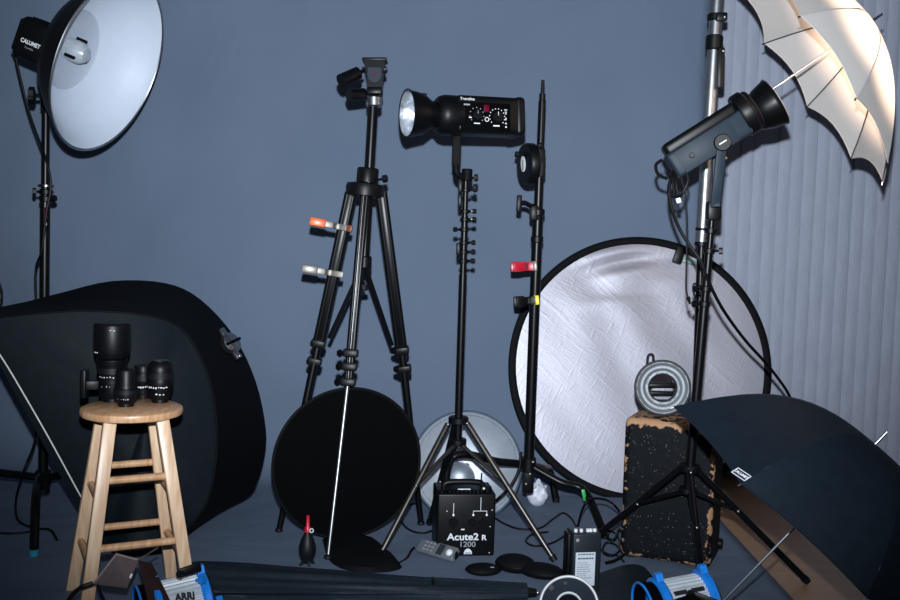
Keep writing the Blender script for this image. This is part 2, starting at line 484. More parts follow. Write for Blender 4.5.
cb = MB(); cb.path([P(24, 40, 4.42), P(17, 40, 4.42), P(15, 52, 4.42), P(22, 85, 4.42), P(30, 115, 4.42), P(40, 143, 4.40), P(46, 160, 4.37), P(51, 185, 4.36), P(46, 215, 4.36), P(42, 250, 4.37), P(36, 268, 4.40), P(36, 300, 4.42), P(37, 345, 4.43), P(36, 400, 4.43), P(35, 440, 4.38), P(24, 470, 4.28), G(16, 500, .02), G(18, 520, .01), G(34, 528, .01), G(50, 530, .01), G(57, 540, .01)], .0055, 8, 6)
cb.build('power_cable', cable_mat, root)

root = thing('beauty_dish', dc-ln*.22, 'large black dish with glowing white inside at top left', 'light modifier')
Md = frame(dc, ln)
outer = [(.07, -.235), (.10, -.232), (.17, -.205), (.25, -.15), (.31, -.085), (.352, -.02), (DR, .0), (DR+.002, .006)]
MB().lathe(outer + [(DR-.004, .006)] + [(r-.006, z+.006) for r, z in outer[::-1][2:]], Md, 72, closed=True).build('shell', black_metal, root)
inn = [(0, -.20), (.10, -.198), (.165, -.180), (.172, -.172), (.245, -.135), (.305, -.075), (.338, -.018), (DR-.008, .008)]
MB().lathe(inn[3:], Md, 72).build('white_lining', white_paint, root, sharp=170)
MB().lathe([(0, -.20), (.10, -.198), (.165, -.180), (.1735, -.171)], Md, 72).build('lining_base', mat('shaded_white_enamel', (.40, .45, .54), .5, 0, var=.02), root)  # same white enamel, darkened in colour for the shading deep in the dish
MB().torus(Md @ Matrix.Translation((0, 0, .007)), DR-.001, .0045, 80, 8).build('rim', steel, root)
bb = MB(); bb.lathe([(0, .075), (.03, .068), (.045, .045), (.048, .02), (.044, -.02)], Md @ Matrix.Translation((0, 0, -.175)), 28); bb.build('glass_dome', frosted, root)
cl = MB()
for a in (0, 2.1, 4.2): cl.box(Md @ Matrix.Rotation(a, 4, 'Z') @ Matrix.Translation((.052, 0, -.15)), .012, .012, .05, .003)
cl.build('clips', black_metal, root)

# ---- softbox lying on its side behind the stool
S = [(-25, 320, 3.84), (30, 314, 3.87), (80, 311, 3.92), (130, 313, 3.98), (163, 319, 4.04), (184, 331, 4.09), (203, 362, 4.10), (214, 400, 4.10), (217, 450, 4.08), (208, 500, 4.03), (190, 527, 4.0), (168, 551, 3.95), (130, 556, 3.9), (101, 550, 3.88)]
O = [(-30, 312, 4.2), (20, 303, 4.22), (60, 293, 4.25), (112, 281, 4.30), (165, 283, 4.38), (200, 299, 4.42), (234, 336, 4.45), (256, 382, 4.46), (266, 430, 4.46), (264, 458, 4.46), (258, 480, 4.45), (249, 497, 4.42), (215, 515, 4.3), (165, 540, 4.25), (103, 545, 4.2)]
SP = [PG(*q, .006) for q in S]; OP = [PG(*q, .006) for q in O]
root = thing('softbox', V((-1.3, 4.1, 0)), 'large black softbox lying on its side behind the wooden stool', 'softbox')


def dense(pts, n=4): return catmull(pts, n)


def patch(mb, loop, cen, bul, rings=7):
    n = len(loop); vs = []; fs = []
    for k in range(rings+1):
        t = k/rings
        for p in loop: vs.append(lerp(p, cen, t) + bul*(1-(1-t)**2))
    for k in range(rings):
        for i in range(n): j = (i+1) % n; fs.append([k*n+i, k*n+j, (k+1)*n+j, (k+1)*n+i])
    mb.add(vs, fs)


SD = dense(SP); OD = dense(OP)
cen = sum(SD, V((0, 0, 0)))/len(SD)
mb = MB(); patch(mb, SD, cen, D(0, 0, 1)*.05); mb.build('side_panel', soft_fabric, root)
mb = MB(); vs = []; fs = []; K = 5
for i in range(len(SD)):
    mid = (SD[i]+OD[i])/2; outw = (mid-cen); outw.y = 0; outw = outw.normalized()
    for k in range(K+1):
        t = k/K; vs.append(lerp(SD[i], OD[i], t) + outw*(-.015*math.sin(PI*t)))
for i in range(len(SD)-1):
    for k in range(K): a = i*(K+1)+k; fs.append([a, a+1, a+K+2, a+K+1])
mb.add(vs, fs)
bc = sum(OD, V((0, 0, 0)))/len(OD) + V((0, .25, 0))
patch(mb, OD, bc, V((0, .06, 0)), 4); mb.build('back_panel', band_fabric, root)
mb = MB(); mb.add([SP[0], SP[-1], OP[-1], OP[0]], [[0, 1, 2, 3]]); mb.build('front_diffuser', diffuser_white, root)
MB().path([P(-25, 320, 3.80), P(2, 358, 3.79), P(26, 398, 3.78), P(50, 440, 3.78), P(74, 484, 3.80), P(84, 502, 3.82)], .0029, 8, 5).build('white_piping', white_plastic, root)
MB().path([p+V((0, -.003, .001)) for p in SD[1:-2]], .0045, 6).build('seam', band_fabric, root)
Mr = frame(P(228, 345, 4.22), D(.75, -.45, .5), D(.5, .85, 0))
mb = MB(); mb.cur = 0; mb.lathe([(.0, 0), (.04, 0), (.045, .01), (.045, .03), (.036, .036), (.0, .036)], Mr, 28)
mb.box(Mr @ Matrix.Translation((.055, 0, .012)), .04, .03, .02, .006); mb.box(Mr @ Matrix.Translation((-.055, 0, .012)), .04, .03, .02, .006)
mb.disc(Mr @ Matrix.Translation((.066, 0, .026)), .009, .012, 12)
sr = mb.build('speed_ring', steel, root)
MB().box(Mr @ Matrix.Translation((0, 0, .037)), .012, .095, .006, .001).build('slot', matte_black, sr)

# ---- wooden stool
sc_ = V((P(132, 406, 3.34).x, 3.34, 0)); SH = P(132, 406, 3.34).z
root = thing('wooden_stool', sc_, 'pale wooden bar stool with round seat holding four camera lenses', 'stool')
SR = .168
MB().lathe([(0, -.032), (SR-.02, -.032), (SR-.004, -.026), (SR, -.014), (SR-.003, -.005), (SR-.014, 0), (0, 0)], Matrix.Translation((sc_.x, sc_.y, SH)), 64).build('seat', stool_wood, root)
th = R_(27)


def legpt(ix, iy, z):
    s = lerp(.171, .079, z/SH); q = Matrix.Rotation(th, 3, 'Z') @ V((ix*s, iy*s, 0)); return V((sc_.x+q.x, sc_.y+q.y, z))


lx = Matrix.Rotation(th, 3, 'Z') @ V((1, 0, 0))
for ix in (-1, 1):
    for iy in (-1, 1):
        MB().bar(legpt(ix, iy, .0), legpt(ix, iy, SH-.03), .042, .032, lx, .004).build('leg', stool_wood2, root)
for (a, b, z) in (((-1, -1), (1, -1), .450), ((-1, -1), (1, -1), .236), ((-1, 1), (1, 1), .448), ((-1, 1), (1, 1), .222),
                  ((-1, -1), (-1, 1), .39), ((-1, -1), (-1, 1), .185), ((1, -1), (1, 1), .39), ((1, -1), (1, 1), .185)):
    MB().tube(legpt(*a, z), legpt(*b, z), .0125, seg=14).build('rung', stool_wood, root)

# ---- camera lenses on the stool


def ticks(root, c, r, z, n, a0, a1, w=.004, h=.003, m_=marking, seed=1):
    random.seed(seed); q = MB()
    for i in range(n):
        a = lerp(a0, a1, i/(n-1))
        if random.random() < .2: continue
        d = V((math.cos(a), math.sin(a), 0))
        q.box(frame(V((c.x, c.y, c.z+z+random.uniform(-.0015, .0015)))+d*r, d, V((0, 0, 1))), h*random.uniform(.6, 1.3), w*random.uniform(.5, 1.3), .0012)
    q.build('scale_marks', m_, root)


def lens(px, py, rings, label, glass=None, feet=False):
    c = G(px, py, SH); c.z = SH+.0005
    root = thing('camera_lens', c, label, 'camera lens', 'camera lenses on the stool')
    for (name, prof, m_) in rings: MB().lathe([(r, z) for r, z in prof], Matrix.Translation(c), 36).build(name, m_, root)
    return root, c


r, c = lens(112, 401, [
    ('mount', [(0, 0), (.034, 0), (.034, .012), (0, .012)], black_plastic),
    ('barrel', [(0, .0121), (.038, .0121), (.043, .02), (.044, .062), (.046, .064), (.046, .078), (.044, .080), (.044, .095), (.047, .105), (.048, .128), (.052, .138), (.052, .146), (0, .146)], black_plastic),
    ('focus_ring', [(.0445, .098), (.0505, .099), (.0505, .118), (.0445, .119)], rubber),
    ('lens_hood', [(.05, .150), (.056, .158), (.060, .175), (.062, .20), (.062, .262), (.060, .268), (.056, .272), (.040, .273), (.0, .268)], black_plastic)],
    'tallest black camera lens with a wide hood, at left on the stool')
f_ = MB(); q0 = c+V((-.045, -.005, .055)); q1 = c+V((-.088, -.02, .055))
f_.bar(q0, q1, .03, .024); f_.bar(q1+V((0, 0, -.045)), q1+V((0, 0, .055)), .02, .04, V((1, 0, 0)), .005); f_.build('tripod_foot', black_plastic, r)
ticks(r, c, .0455, .088, 8, -2.3, -.7, seed=3); ticks(r, c, .045, .055, 5, -2.1, -1.2, .003, .005, marking_dim, 4)
ticks(r, c, .0615, .172, 3, -2.4, -2.15, .006, .003, seed=5); ticks(r, c, .063, .250, 3, -1.35, -1.15, .006, .002, seed=6)
r, c = lens(126, 406, [
    ('mount', [(0, 0), (.027, 0), (.027, .010), (0, .010)], black_plastic),
    ('barrel', [(0, .0101), (.028, .0101), (.036, .022), (.040, .034), (.040, .060), (.037, .062), (.034, .075), (.034, .118), (.031, .124), (.022, .124), (0, .121)], black_plastic),
    ('zoom_ring', [(.0345, .042), (.0415, .043), (.0415, .057), (.0345, .058)], rubber)],
    'short black camera lens at the front of the stool seat')
ticks(r, c, .0375, .028, 6, -2.0, -1.1, seed=8); ticks(r, c, .0345, .068, 4, -1.9, -1.4, .003, .003, marking_dim, 9)
r, c = lens(143, 397, [
    ('mount', [(0, 0), (.026, 0), (.026, .010), (0, .010)], black_plastic),
    ('barrel', [(0, .0101), (.030, .0101), (.032, .02), (.032, .05), (.035, .055), (.035, .085), (.031, .09), (.031, .112), (.02, .115), (0, .113)], black_plastic),
    ('zoom_ring', [(.033, .060), (.0365, .061), (.0365, .080), (.033, .081)], rubber)],
    'black camera lens half hidden behind the two shorter lenses in front')
ticks(r, c, .0335, .04, 7, -2.2, -.8, .005, .005, seed=10)
r, c = lens(160, 402, [
    ('mount', [(0, 0), (.029, 0), (.029, .012), (0, .012)], black_plastic),
    ('barrel', [(0, .0121), (.034, .0121), (.037, .02), (.040, .045), (.044, .055), (.045, .075), (.044, .08), (.044, .11), (.043, .12), (.038, .134), (.031, .141), (0, .141)], black_plastic),
    ('focus_ring', [(.043, .082), (.0465, .083), (.0465, .104), (.043, .105)], rubber),
    ('front_cap', [(0, .1412), (.028, .1412), (.029, .145), (.026, .147), (0, .147)], dark_steel)],
    'medium black camera lens with a silver front rim, at right on the stool')
ticks(r, c, .044, .056, 11, -2.6, -.6, .006, .005, seed=12); ticks(r, c, .0385, .032, 5, -1.6, -1.0, .005, .004, seed=13)

# ---- tripod with pan head
A = P(366, 186, 4.13)
root = thing('tripod', V((A.x, A.y, 0)), 'black tripod with an angled column and a small head, two clips on one leg', 'tripod')
legs = [((351, 192, 4.14), (318, 345, 4.18), (279, 530), .85), ((365, 192, 4.08), (348, 384, 4.0), (328, 557), .5), ((381, 192, 4.16), (402, 352, 4.26), (421, 523), .7)]
col_top = P(373, 106, 4.13)
mb = MB(); mb.lathe([(0, -.03), (.05, -.03), (.078, -.022), (.08, .01), (.075, .025), (.048, .03), (0, .03)], frame(P(365, 190, 4.13), (col_top-A)), 24)
mb.lathe([(0, 0), (.045, 0), (.045, .05), (.04, .058), (0, .058)], frame(P(367, 182, 4.13), (col_top-A)), 24)
mb.build('shoulder', black_plastic, root)
k_ = MB(); knob(k_, P(376, 180, 4.11), D(1, -.1, .3), .014, .018, .03); k_.build('column_knob', black_plastic, root)
MB().tube(P(364, 262, 4.12), col_top, .021).build('centre_column', black_tube, root)
hubp = P(364, 262, 4.12)
MB().disc(frame(hubp, V((0, 0, 1))), .032, .05, 18).build('spreader_hub', black_plastic, root)
kk = MB(); knob(kk, P(364, 282, 4.10), D(.1, 1, .2), .014, .02, .015); kk.build('spreader_knob', black_plastic, root)
for i, (a, b, ft, fr) in enumerate(legs):
    pa = P(*a); pb = P(*b); pf = G(*ft, .012)
    dd = (pb-pa).normalized(); sd_ = D(1, 0, 0)
    l = MB()
    of, rr_ = (.013, .0125) if i != 1 else (.009, .0105)
    l.tube(pa+sd_*of, pb+sd_*of, rr_); l.tube(pa-sd_*of, pb-sd_*of, rr_)
    l.bar(pa, pb, of*2, .026, sd_, .005)
    lg = l.build('leg', black_tube, root)
    if i == 1:
        MB().tube(lerp(pa, pb, .02)+D(0, 0, 1)*.015-sd_*.003, pb+D(0, 0, 1)*.015, .0028, seg=10).build('highlight_rod', dark_steel, lg)  # thin rod added as the bright highlight line along the near leg
    for tt in ((.99, 1.11) if i != 1 else (.84, .91, .99)):
        c2 = MB(); q = pa+(pb-pa)*tt; c2.box(frame(q, dd, sd_), .062, .05, .034, .008); knob(c2, q+(sd_*(-.028) if i < 2 else sd_*-.02), (-sd_ + D(0, 0, .5)) if i == 1 else (sd_*(.6 if i == 0 else -.8)+D(0, 0, .9)), .014, .012, .014); c2.build('leg_lock', black_plastic, lg)
    if i == 1: MB().tube(pb+D(0, 0, 1)*.01, pf, .0075, .0065).build('lower_leg', mat('grey_steel_rod', (.30, .31, .33), .38, .9), lg)
    else: MB().tube(pb, pf, .0175, .013).build('lower_leg', black_tube, lg)
    MB().sphere(Matrix.Translation(pf), .017, .017, .012, 14, 8).build('rubber_foot', rubber, lg)
    if i != 1: MB().tube(hubp, P(*((329, 338, 4.17) if i == 0 else (392, 345, 4.24))), .0085).build('brace', black_tube, root)
    else: MB().tube(hubp, P(353, 335, 4.03), .0085).build('brace', black_tube, root)
hx = D(1, 0, 0); hu = D(-.0, -1, 0); hd = root
MB().disc(frame(P(374, 102, 4.13), hu), .032, .042, 24).build('silver_collar', steel, root)
mb = MB(); mb.prism([(-.046, .062), (.048, .062), (.044, .05), (.034, .0), (.030, -.052), (-.026, -.052), (-.030, 0), (-.040, .05)], xyz(P(374.5, 76, 4.13), hx, hu), .07); mb.box(xyz(P(375, 92, 4.13), hx, hu), .062, .028, .07, .006)
mb.build('pan_head', black_metal, root)
MB().box(xyz(P(375, 61, 4.13), hx, hu), .10, .012, .08, .003).build('top_plate', black_plastic, root)
pl = [(.028*math.cos(a)+.0, .034*math.sin(a) if math.sin(a) < 0 else .026*min(1, math.sin(a)*3)) for a in [2*PI*i/24 for i in range(24)]]
MB().prism(pl, xyz(P(374.5, 74, 4.092), hx, hu), .004).build('side_badge', grey_body, root)
MB().disc(frame(P(374, 74, 4.088), D(0, 0, 1)), .007, .004, 12).build('red_dot', red_dk, root)
ha = P(363, 71, 4.12)
mb = MB(); mb.tube(ha, P(357, 74, 4.10), .008); mb.tube(P(358, 73, 4.1), P(341, 81, 4.05), .026, .028, 20); mb.build('pan_handle', black_plastic, root)
MB().disc(frame(P(360, 72.5, 4.105), D(1, -.5, 0)), .012, .01, 14).build('handle_collar', brass, root)
MB().tube(P(364, 94, 4.13), P(349, 95, 4.08), .024, .025, 20).build('tilt_handle', black_plastic, root)
k_ = MB(); knob(k_, P(381, 70, 4.13), D(1, 0, 0), .011, .012, .01); k_.build('plate_knob', black_plastic, root)


def spring_clamp(label, jaw, tip, up, tipm, bodym, sep=.03, cat='clamp', name='spring_clamp', w=.024, tipw=.034, jawm=None):
    root = thing(name, jaw, label, cat)
    d = tip-jaw; L_ = d.length; d.normalize(); n_ = d.cross(up).normalized()
    for s in (-1, 1):
        a = jaw-n_*s*.012; m_ = jaw+d*L_*.38+n_*s*.004; e = jaw+d*L_*.62+n_*s*sep*.45; e2 = tip+n_*s*sep*.6
        q = MB(); q.bar(a, m_, w, .004, up, .001); q.bar(m_, e, w, .004, up, .001)
        ar = q.build('arm', bodym, root)
        q = MB(); q.bar(e, e2, tipw, .013, up, .005); q.build('grip', tipm, ar)
        if jawm: MB().bar(a-d*.005-n_*s*.002, lerp(a, m_, .28), w*1.15, .010, up, .003).build('jaw_pad', jawm, ar)
    q = MB()
    for i in range(5): q.torus(frame(jaw+d*L_*.40+up.normalized()*(-.010+.005*i), up), .009, .0022, 18, 6)
    q.build('spring', steel, root)
    return root


uu = D(.15, -1, 0)
clamp_steel = mat('dull_clamp_steel', (.22, .205, .185), .5, .8)
spring_clamp('orange tipped silver spring clamp clipped high on the left tripod leg', P(351, 229, 4.11), P(310, 221, 4.10), uu, orange, clamp_steel, jawm=mat('dark_orange_vinyl', (.16, .035, .012), .45))
spring_clamp('plain silver spring clamp clipped to the tripod leg below the orange one', P(343, 275, 4.12), P(302, 268, 4.11), uu, clear_vinyl, clamp_steel)

# ---- black round panel leaning in front of the tripod
nd = (D(.36, 0, .93)); nd = V((nd.x, nd.y, -.0)).normalized()
cR = .316; cc = P(348, 466, 4.07); cc.z = max(cc.z, cR+.006); cc.z = cR+.006
root = thing('round_panel', V((cc.x, cc.y, 0)), 'round matte black fabric panel standing on edge in front of the tripod', 'reflector')
Mp = frame(cc, nd)
mb = MB(); vs = []
mb.lathe([(0, -.002), (cR-.006, -.004), (cR-.006, .004), (0, .002)], Mp, 72); mb.build('fabric', matte_black, root)
MB().torus(Mp, cR-.004, .007, 90, 8).build('rim', black_fabric, root)

# carry bag
pts = [(322, 540), (345, 533), (372, 541), (398, 563), (401, 569), (384, 573), (352, 572), (330, 562)]
root = thing('carry_bag', G(360, 560), 'limp black fabric bag spread on the floor below the round black panel', 'bag')
lo = [G(x, y, .004) for x, y in pts]; lo = catmull(lo+[lo[0]], 4)[:-1]; ce = sum(lo, V((0, 0, 0)))/len(lo)
mb = MB(); vs = list(lo); n = len(lo); fs = []
for k, (t_, z) in enumerate(((.06, .018), (.3, .032), (.6, .036))): vs += [lerp(p, ce, t_)+V((0, 0, z+.008*noise.noise(p*14))) for p in lo]
vs.append(ce+V((0, 0, .034)))
for k in range(3):
    for i in range(n): j = (i+1) % n; fs.append([k*n+i, k*n+j, (k+1)*n+j, (k+1)*n+i])
for i in range(n): fs.append([3*n+i, 3*n+(i+1) % n, 4*n])
fs.append(list(range(n))[::-1]); mb.add(vs, fs); mb.build('pouch', black_fabric, root)

# ---- centre monolight on its stand
TOP = P(466, 176, 4.10); HB = P(458.5, 420, 4.10)
root = thing('light_stand', V((HB.x, HB.y, 0)), 'slender three-legged black stand in the middle, its bare worn legs spread wide', 'light stand')
ax = (TOP-HB).normalized()
stand_section(root, HB-ax*.10, lerp(HB, TOP, .60), .0165)
stand_section(root, lerp(HB, TOP, .60), lerp(HB, TOP, .84), .0135)
stand_section(root, lerp(HB, TOP, .84), TOP, .011)
for py in (190, 211, 219, 229, 242, 251, 260):
    pp = lerp(TOP, HB, (py-176)/244.); collar(root, pp, ax, .019, .016, D(1, 0, .3) if py not in (229,) else D(-1, 0, .4), black_plastic, .009)
for py in (186, 200, 248): k_ = MB(); pp = lerp(TOP, HB, (py-176)/244.); k_.box(xyz(pp-D(1, 0, 0)*.022, D(1, 0, 0), ax), .018, .05, .02, .005); k_.build('lever', black_plastic, root)
for py in (211, 219):
    pp = lerp(TOP, HB, (py-176)/244.); MB().sphere(Matrix.Translation(pp+D(1, 0, .6)*.032), .0065).build('bolt', steel, root)
MB().disc(frame(HB, ax), .042, .03, 20).build('leg_hub', black_plastic, root); MB().disc(frame(HB-ax*.09, ax), .036, .026, 20).build('brace_collar', black_plastic, root)
for (a, ft, bp, m_) in (((448, 424, 4.08), (379, 557), (419, 487), legtube), ((467, 423, 4.08), (555, 561), (508, 486), legtube), ((455, 424, 4.13), (429, 524), (440, 480), black_tube)):
    pa = P(*a); pf = G(*ft, .010)
    lg = MB().tube(pa, pf, .0125, .0115).build('leg', m_, root)
    MB().tube(lerp(pa, pf, .965), pf-(pf-pa).normalized()*.0, .016, .013).build('foot', rubber, lg)
    t_ = max(0, min(1, (bp[1]-a[1])/(ft[1]-a[1])))
    MB().tube(HB-ax*.09, lerp(pa, pf, t_), .0085).build('brace', m_, root)
    MB().sphere(Matrix.Translation(pa+D(0, 0, 1)*.015), .0065).build('rivet', steel, root)
    MB().sphere(Matrix.Translation(lerp(pa, pf, t_)+D(0, 0, 1)*.014), .005).build('rivet', steel, lg)

MCY = 4.05
a3 = DV(470, 115, -.998*.92, -.045*.92, .39)
ml = P(484, 117, MCY+.02)                                  # middle of the body
root = thing('flash_head', TOP, 'black flash head with dials and bright silver reflector on the middle stand', 'flash head')
upm = (D(.04, -1, 0)); upm = (upm-a3*upm.dot(a3)).normalized(); fm = a3.cross(upm)
fm = fm if fm.dot(CF) < 0 else -fm
mb = MB(); mb.box(xyz(ml-a3*.0, a3, upm), .285, .150, .13, .022, 4)
mb.box(xyz(ml-a3*.135, a3, upm), .045, .156, .136, .018, 3)
mb.lathe([(0, -.03), (.076, -.03), (.080, -.02), (.080, .03), (.074, .05), (.060, .064), (0, .064)], frame(ml+a3*.145, a3), 36)
body = mb.build('body', black_plastic, root)
fpl = fm*.0655
MB().box(xyz(ml+fpl+a3*.022-upm*.010, a3, upm), .215, .110, .006, .002).build('control_panel', matte_black, body)
pn = ml+fm*.0695+a3*.030
rx = -a3; rx = (rx-fm*rx.dot(fm)).normalized()


def pp_(x, y, o=0.): return pn+rx*x+upm*y+fm*o


def dial(x, y, r, n, parent, mm):
    MB().disc(frame(pp_(x, y, .006), fm), r, .014, 24).build('dial', black_plastic, parent)
    q = MB()
    for i in range(n):
        a = R_(-130)+R_(260)*i/(n-1); q.disc(frame(pp_(x+math.sin(a)*(r+.011), y+math.cos(a)*(r+.011), .0005), fm), .0023, .001, 8)
    q.box(xyz(pp_(x, y+r*.55, .0135), rx, upm), .002, r*.7, .0015); q.build('dial_marks', mm, parent)


dial(-.032, -.006, .019, 9, body, marking_dim); dial(.056, -.010, .022, 12, body, marking)
MB().box(xyz(pp_(.010, .022, .001), rx, upm), .022, .028, .004, .002).build('red_window', red_dk, body)
MB().torus(frame(pp_(.011, -.021, .001), fm), .008, .0017, 24, 6).build('button_ring', marking, body)
q = MB()
for (x, y, w, h) in ((-.060, -.016, .012, .004), (-.032, -.038, .026, .004), (.052, -.045, .028, .005), (.094, .02, .012, .003), (.094, .011, .007, .004), (.094, .004, .007, .003), (.094, -.016, .004, .010), (.094, -.034, .006, .005), (.094, -.048, .006, .006)):
    q.box(xyz(pp_(x, y, .0005), rx, upm), w, h, .001)
q.build('panel_marks', marking, body)
MB().box(xyz(pp_(-.074, .034, .0005), rx, upm), .026, .006, .001).build('panel_badge', marking_dim, body)
text('Travelite', .015, pn+rx*(-.070)+upm*.0565-fm*.002, rx, upm, marking, body, xs=1.15, bold=.0001)
Mr = frame(ml+a3*.21, a3)
mb = MB(); mb.lathe([(.052, -.02), (.05, .01), (.062, .03), (.080, .055), (.089, .095), (.092, .115), (.096, .117), (.096, .121), (.088, .119), (.084, .095), (.074, .058), (.045, .02), (.03, -.01), (.03, -.02)], Mr, 48, closed=True)
mb.build('reflector_shell', black_metal, root)
mb = MB(); mb.lathe([(0, .012), (.022, .016), (.04, .030), (.056, .048), (.069, .070), (.078, .095), (.0845, .117), (.0875, .1195)], Mr, 48); mb.build('reflector_lining', mat('faceted_silver', (.55, .60, .68), .35, .6, var=.55, scale=28, bump=.5, bscale=28), root)
mb = MB(); mb.torus(Mr @ Matrix.Translation((0, 0, .06)), .028, .007, 28, 8); mb.tube(Mr @ V((0, 0, .01)), Mr @ V((0, 0, .065)), .012); mb.build('flash_tube', frosted, root)
mb = MB(); knob(mb, Mr @ V((.062, 0, .05)), V(Mr.col[0][:3])+a3*-.3, .008, .012, .008); mb.build('reflector_latch', black_plastic, root)
mb = MB(); q0 = P(457, 131, MCY+.02); q1 = P(456, 166, MCY+.02)
mb.bar(q0, q1, .036, .024, D(1, 0, 0), .005); mb.path([P(456, 164, MCY+.02), P(456.5, 172, MCY+.02), P(460, 176, MCY+.03), P(467, 177, MCY+.05)], .014, 12, 5)
mb.disc(frame(P(467, 175, 4.10), ax), .022, .05, 18); mb.build('mounting_bracket', mat('satin_black', (.0022, .0024, .003), .65, spec=.12), root)
k_ = MB(); knob(k_, P(470, 178, 4.09), D(1, 0, .2), .013, .014, .018); k_.build('bracket_knob', black_plastic, root); k_ = MB(); knob(k_, P(470, 187, 4.09), D(1, .1, .2), .011, .012, .014); k_.build('bracket_knob', black_plastic, root)

# ---- stand with small clamps, right of centre
T = P(543, 80, 4.42); B = P(527.5, 492, 4.42)
root, ax, hub = cstand('light_stand', 'tall bare black stand with red and yellow clamps and a low turtle base', T, B,
    [(0, .685, .0235), (.685, .80, .0195), (.80, .95, .0165), (.95, .965, .011), (.965, 1, .0075)], .125,
    [(P(500, 462, 4.36), P(452, 458, 4.29), V((P(446, 470, 4.28).x, 4.28, .015)), rubber),
     (P(560, 482, 4.38), P(585, 492, 4.36), G(605, 536, .015), rubber),
     (P(543, 468, 4.55), P(550, 471, 4.72), G(556, 500, .015), rubber)], V((B.x, B.y, 0)))
MB().box(frame(hub-ax*.06, ax), .05, .06, .13, .012).build('base_block', black_plastic, root)
for q in ((520, 461), (533, 462), (530, 474), (526, 484)): MB().sphere(Matrix.Translation(P(q[0], q[1], 4.375)), .007).build('rivet', steel, root)
MB().box(frame(P(584, 495, 4.335), D(0, 0, 1), D(.2, 1, 0)), .05, .016, .008, .002).build('green_tag', green_pl, root)
for t_, r_ in ((.81, .025), (.685, .030), (.62, .028), (.96, .014)): collar(root, lerp(B, T, t_), ax, r_, .03)
for t_ in (.972, .98, .988): MB().torus(frame(lerp(B, T, t_), ax), .008, .002, 16, 6).build('spigot_groove', dark_steel, root)
tk = lerp(B, T, .70); mb = MB(); mb.path([tk, P(531, 206, 4.40), P(525, 203, 4.38), P(519, 203.5, 4.37)], .011, 10, 4); mb.box(xyz(P(534, 213, 4.41), D(1, 0, 0), ax), .04, .07, .04, .01)
mb.build('clamp_arm', black_plastic, root)
mb = MB(); mb.bar(P(519.5, 195, 4.37), P(518.5, 212, 4.37), .022, .026, D(1, 0, 0), .006); mb.build('tee_handle', black_plastic, root)

an = D(-.94, .05, .33)
root = thing('grip_head', P(528, 164, 4.40), 'round black grip head with a small white badge clamped to the bare stand', 'clamp')
Mg = frame(P(528.5, 164, 4.39), an)
MB().lathe([(0, -.025), (.08, -.025), (.090, -.018), (.091, .010), (.084, .020), (.05, .024), (0, .024)], Mg, 40).build('disc', black_plastic, root)
bx = (D(0, -1, 0)); bx = (bx-an*bx.dot(an)).normalized()
pts = [(.034*math.cos(a), .022*math.sin(a)) for a in [2*PI*i/20 for i in range(20)]]
bg = MB().prism(pts, frame(P(528.5, 164, 4.39)+an*.0258, an, bx), .003).build('badge', marking, root)
MB().bar(P(528.5, 160, 4.39)+an*.028, P(528.5, 170, 4.39)+an*.028, .004, .002, D(1, 0, 0), 0).build('badge_mark', ink, bg)
k_ = MB(); knob(k_, P(521, 155, 4.39), D(-1, -.1, .2), .012, .014, .012); k_.build('knob', black_plastic, root); k_ = MB(); knob(k_, P(536, 146, 4.41), D(1, 0, .3), .012, .014, .012); k_.build('knob', black_plastic, root)
MB().box(xyz(P(540, 163, 4.42), D(1, 0, 0), ax), .045, .13, .045, .01).build('socket', black_plastic, root)
spring_clamp('red plastic clamp on the bare stand, above the yellow and black one', P(535, 266, 4.385), P(512, 267, 4.36), D(0, -1, 0), red_pl, red_pl, .035, w=.038, tipw=.044, jawm=clear_vinyl)
spring_clamp('yellow tipped black clamp on the bare stand, just below the red one', P(537, 300, 4.385), P(515, 302, 4.36), D(0, -1, 0), black_plastic, black_plastic, .035, w=.036, tipw=.048, jawm=yellow_pl)

# ---- big silver reflector
RR = .643; tilt = .17
bz = .034
RC = P(640.5, 368, 4.96); RC.z = P(640.5, 368, 4.96).z
nr = V((.03, -math.cos(tilt), math.sin(tilt))).normalized()
Mr = frame(RC, nr, V((1, 0, 0)))
root = thing('collapsible_reflector', V((RC.x, RC.y-.1, 0)), 'huge round crinkled silver reflector with black rim leaning at the back', 'reflector')
vs = []; fs = []; nr_, ns = 26, 110
for i in range(nr_+1):
    r = (RR-.015)*i/nr_
    for k in range(ns):
        a = 2*PI*k/ns; x, y = r*math.cos(a), r*math.sin(a)
        e = (i/nr_)
        h = .006*noise.noise(V((x*5+y*3, y*2-x, 0)))*(1-e**4)
        if y > .25: h += .045*math.exp(-((x+.12)/.30)**2)*noise.noise(V((x*2.2+y*3, (y-x*.2)*14, 4)))*min(1, (y-.25)*3)*(1-e**10)
        vs.append(Mr @ V((x, y, h)))
for i in range(nr_):
    for k in range(ns): j = (k+1) % ns; fs.append([i*ns+k, i*ns+j, (i+1)*ns+j, (i+1)*ns+k])
cl = MB().add(vs, fs).build('silver_fabric', silver_cloth(), root, base=RC, sharp=180)
MB().torus(Mr, RR, .0195, 120, 10, ell=.4).build('rim', black_fabric, root)
# hanging clip on its rim
root = thing('reflector_clip', P(680, 250, 4.98), 'small black clip with a teal tail gripping the top of the big reflector rim', 'clamp')
MB().box(frame(P(679, 255, 4.97), D(0, 0, 1), D(.35, -1, 0)), .085, .045, .03, .006).build('clip', black_plastic, root)
MB().box(frame(P(691, 262, 4.985), D(0, 0, 1), D(1, .25, 0)), .085, .022, .008, .003).build('tail', mat('pale_teal', (.16, .34, .33), .4), root)

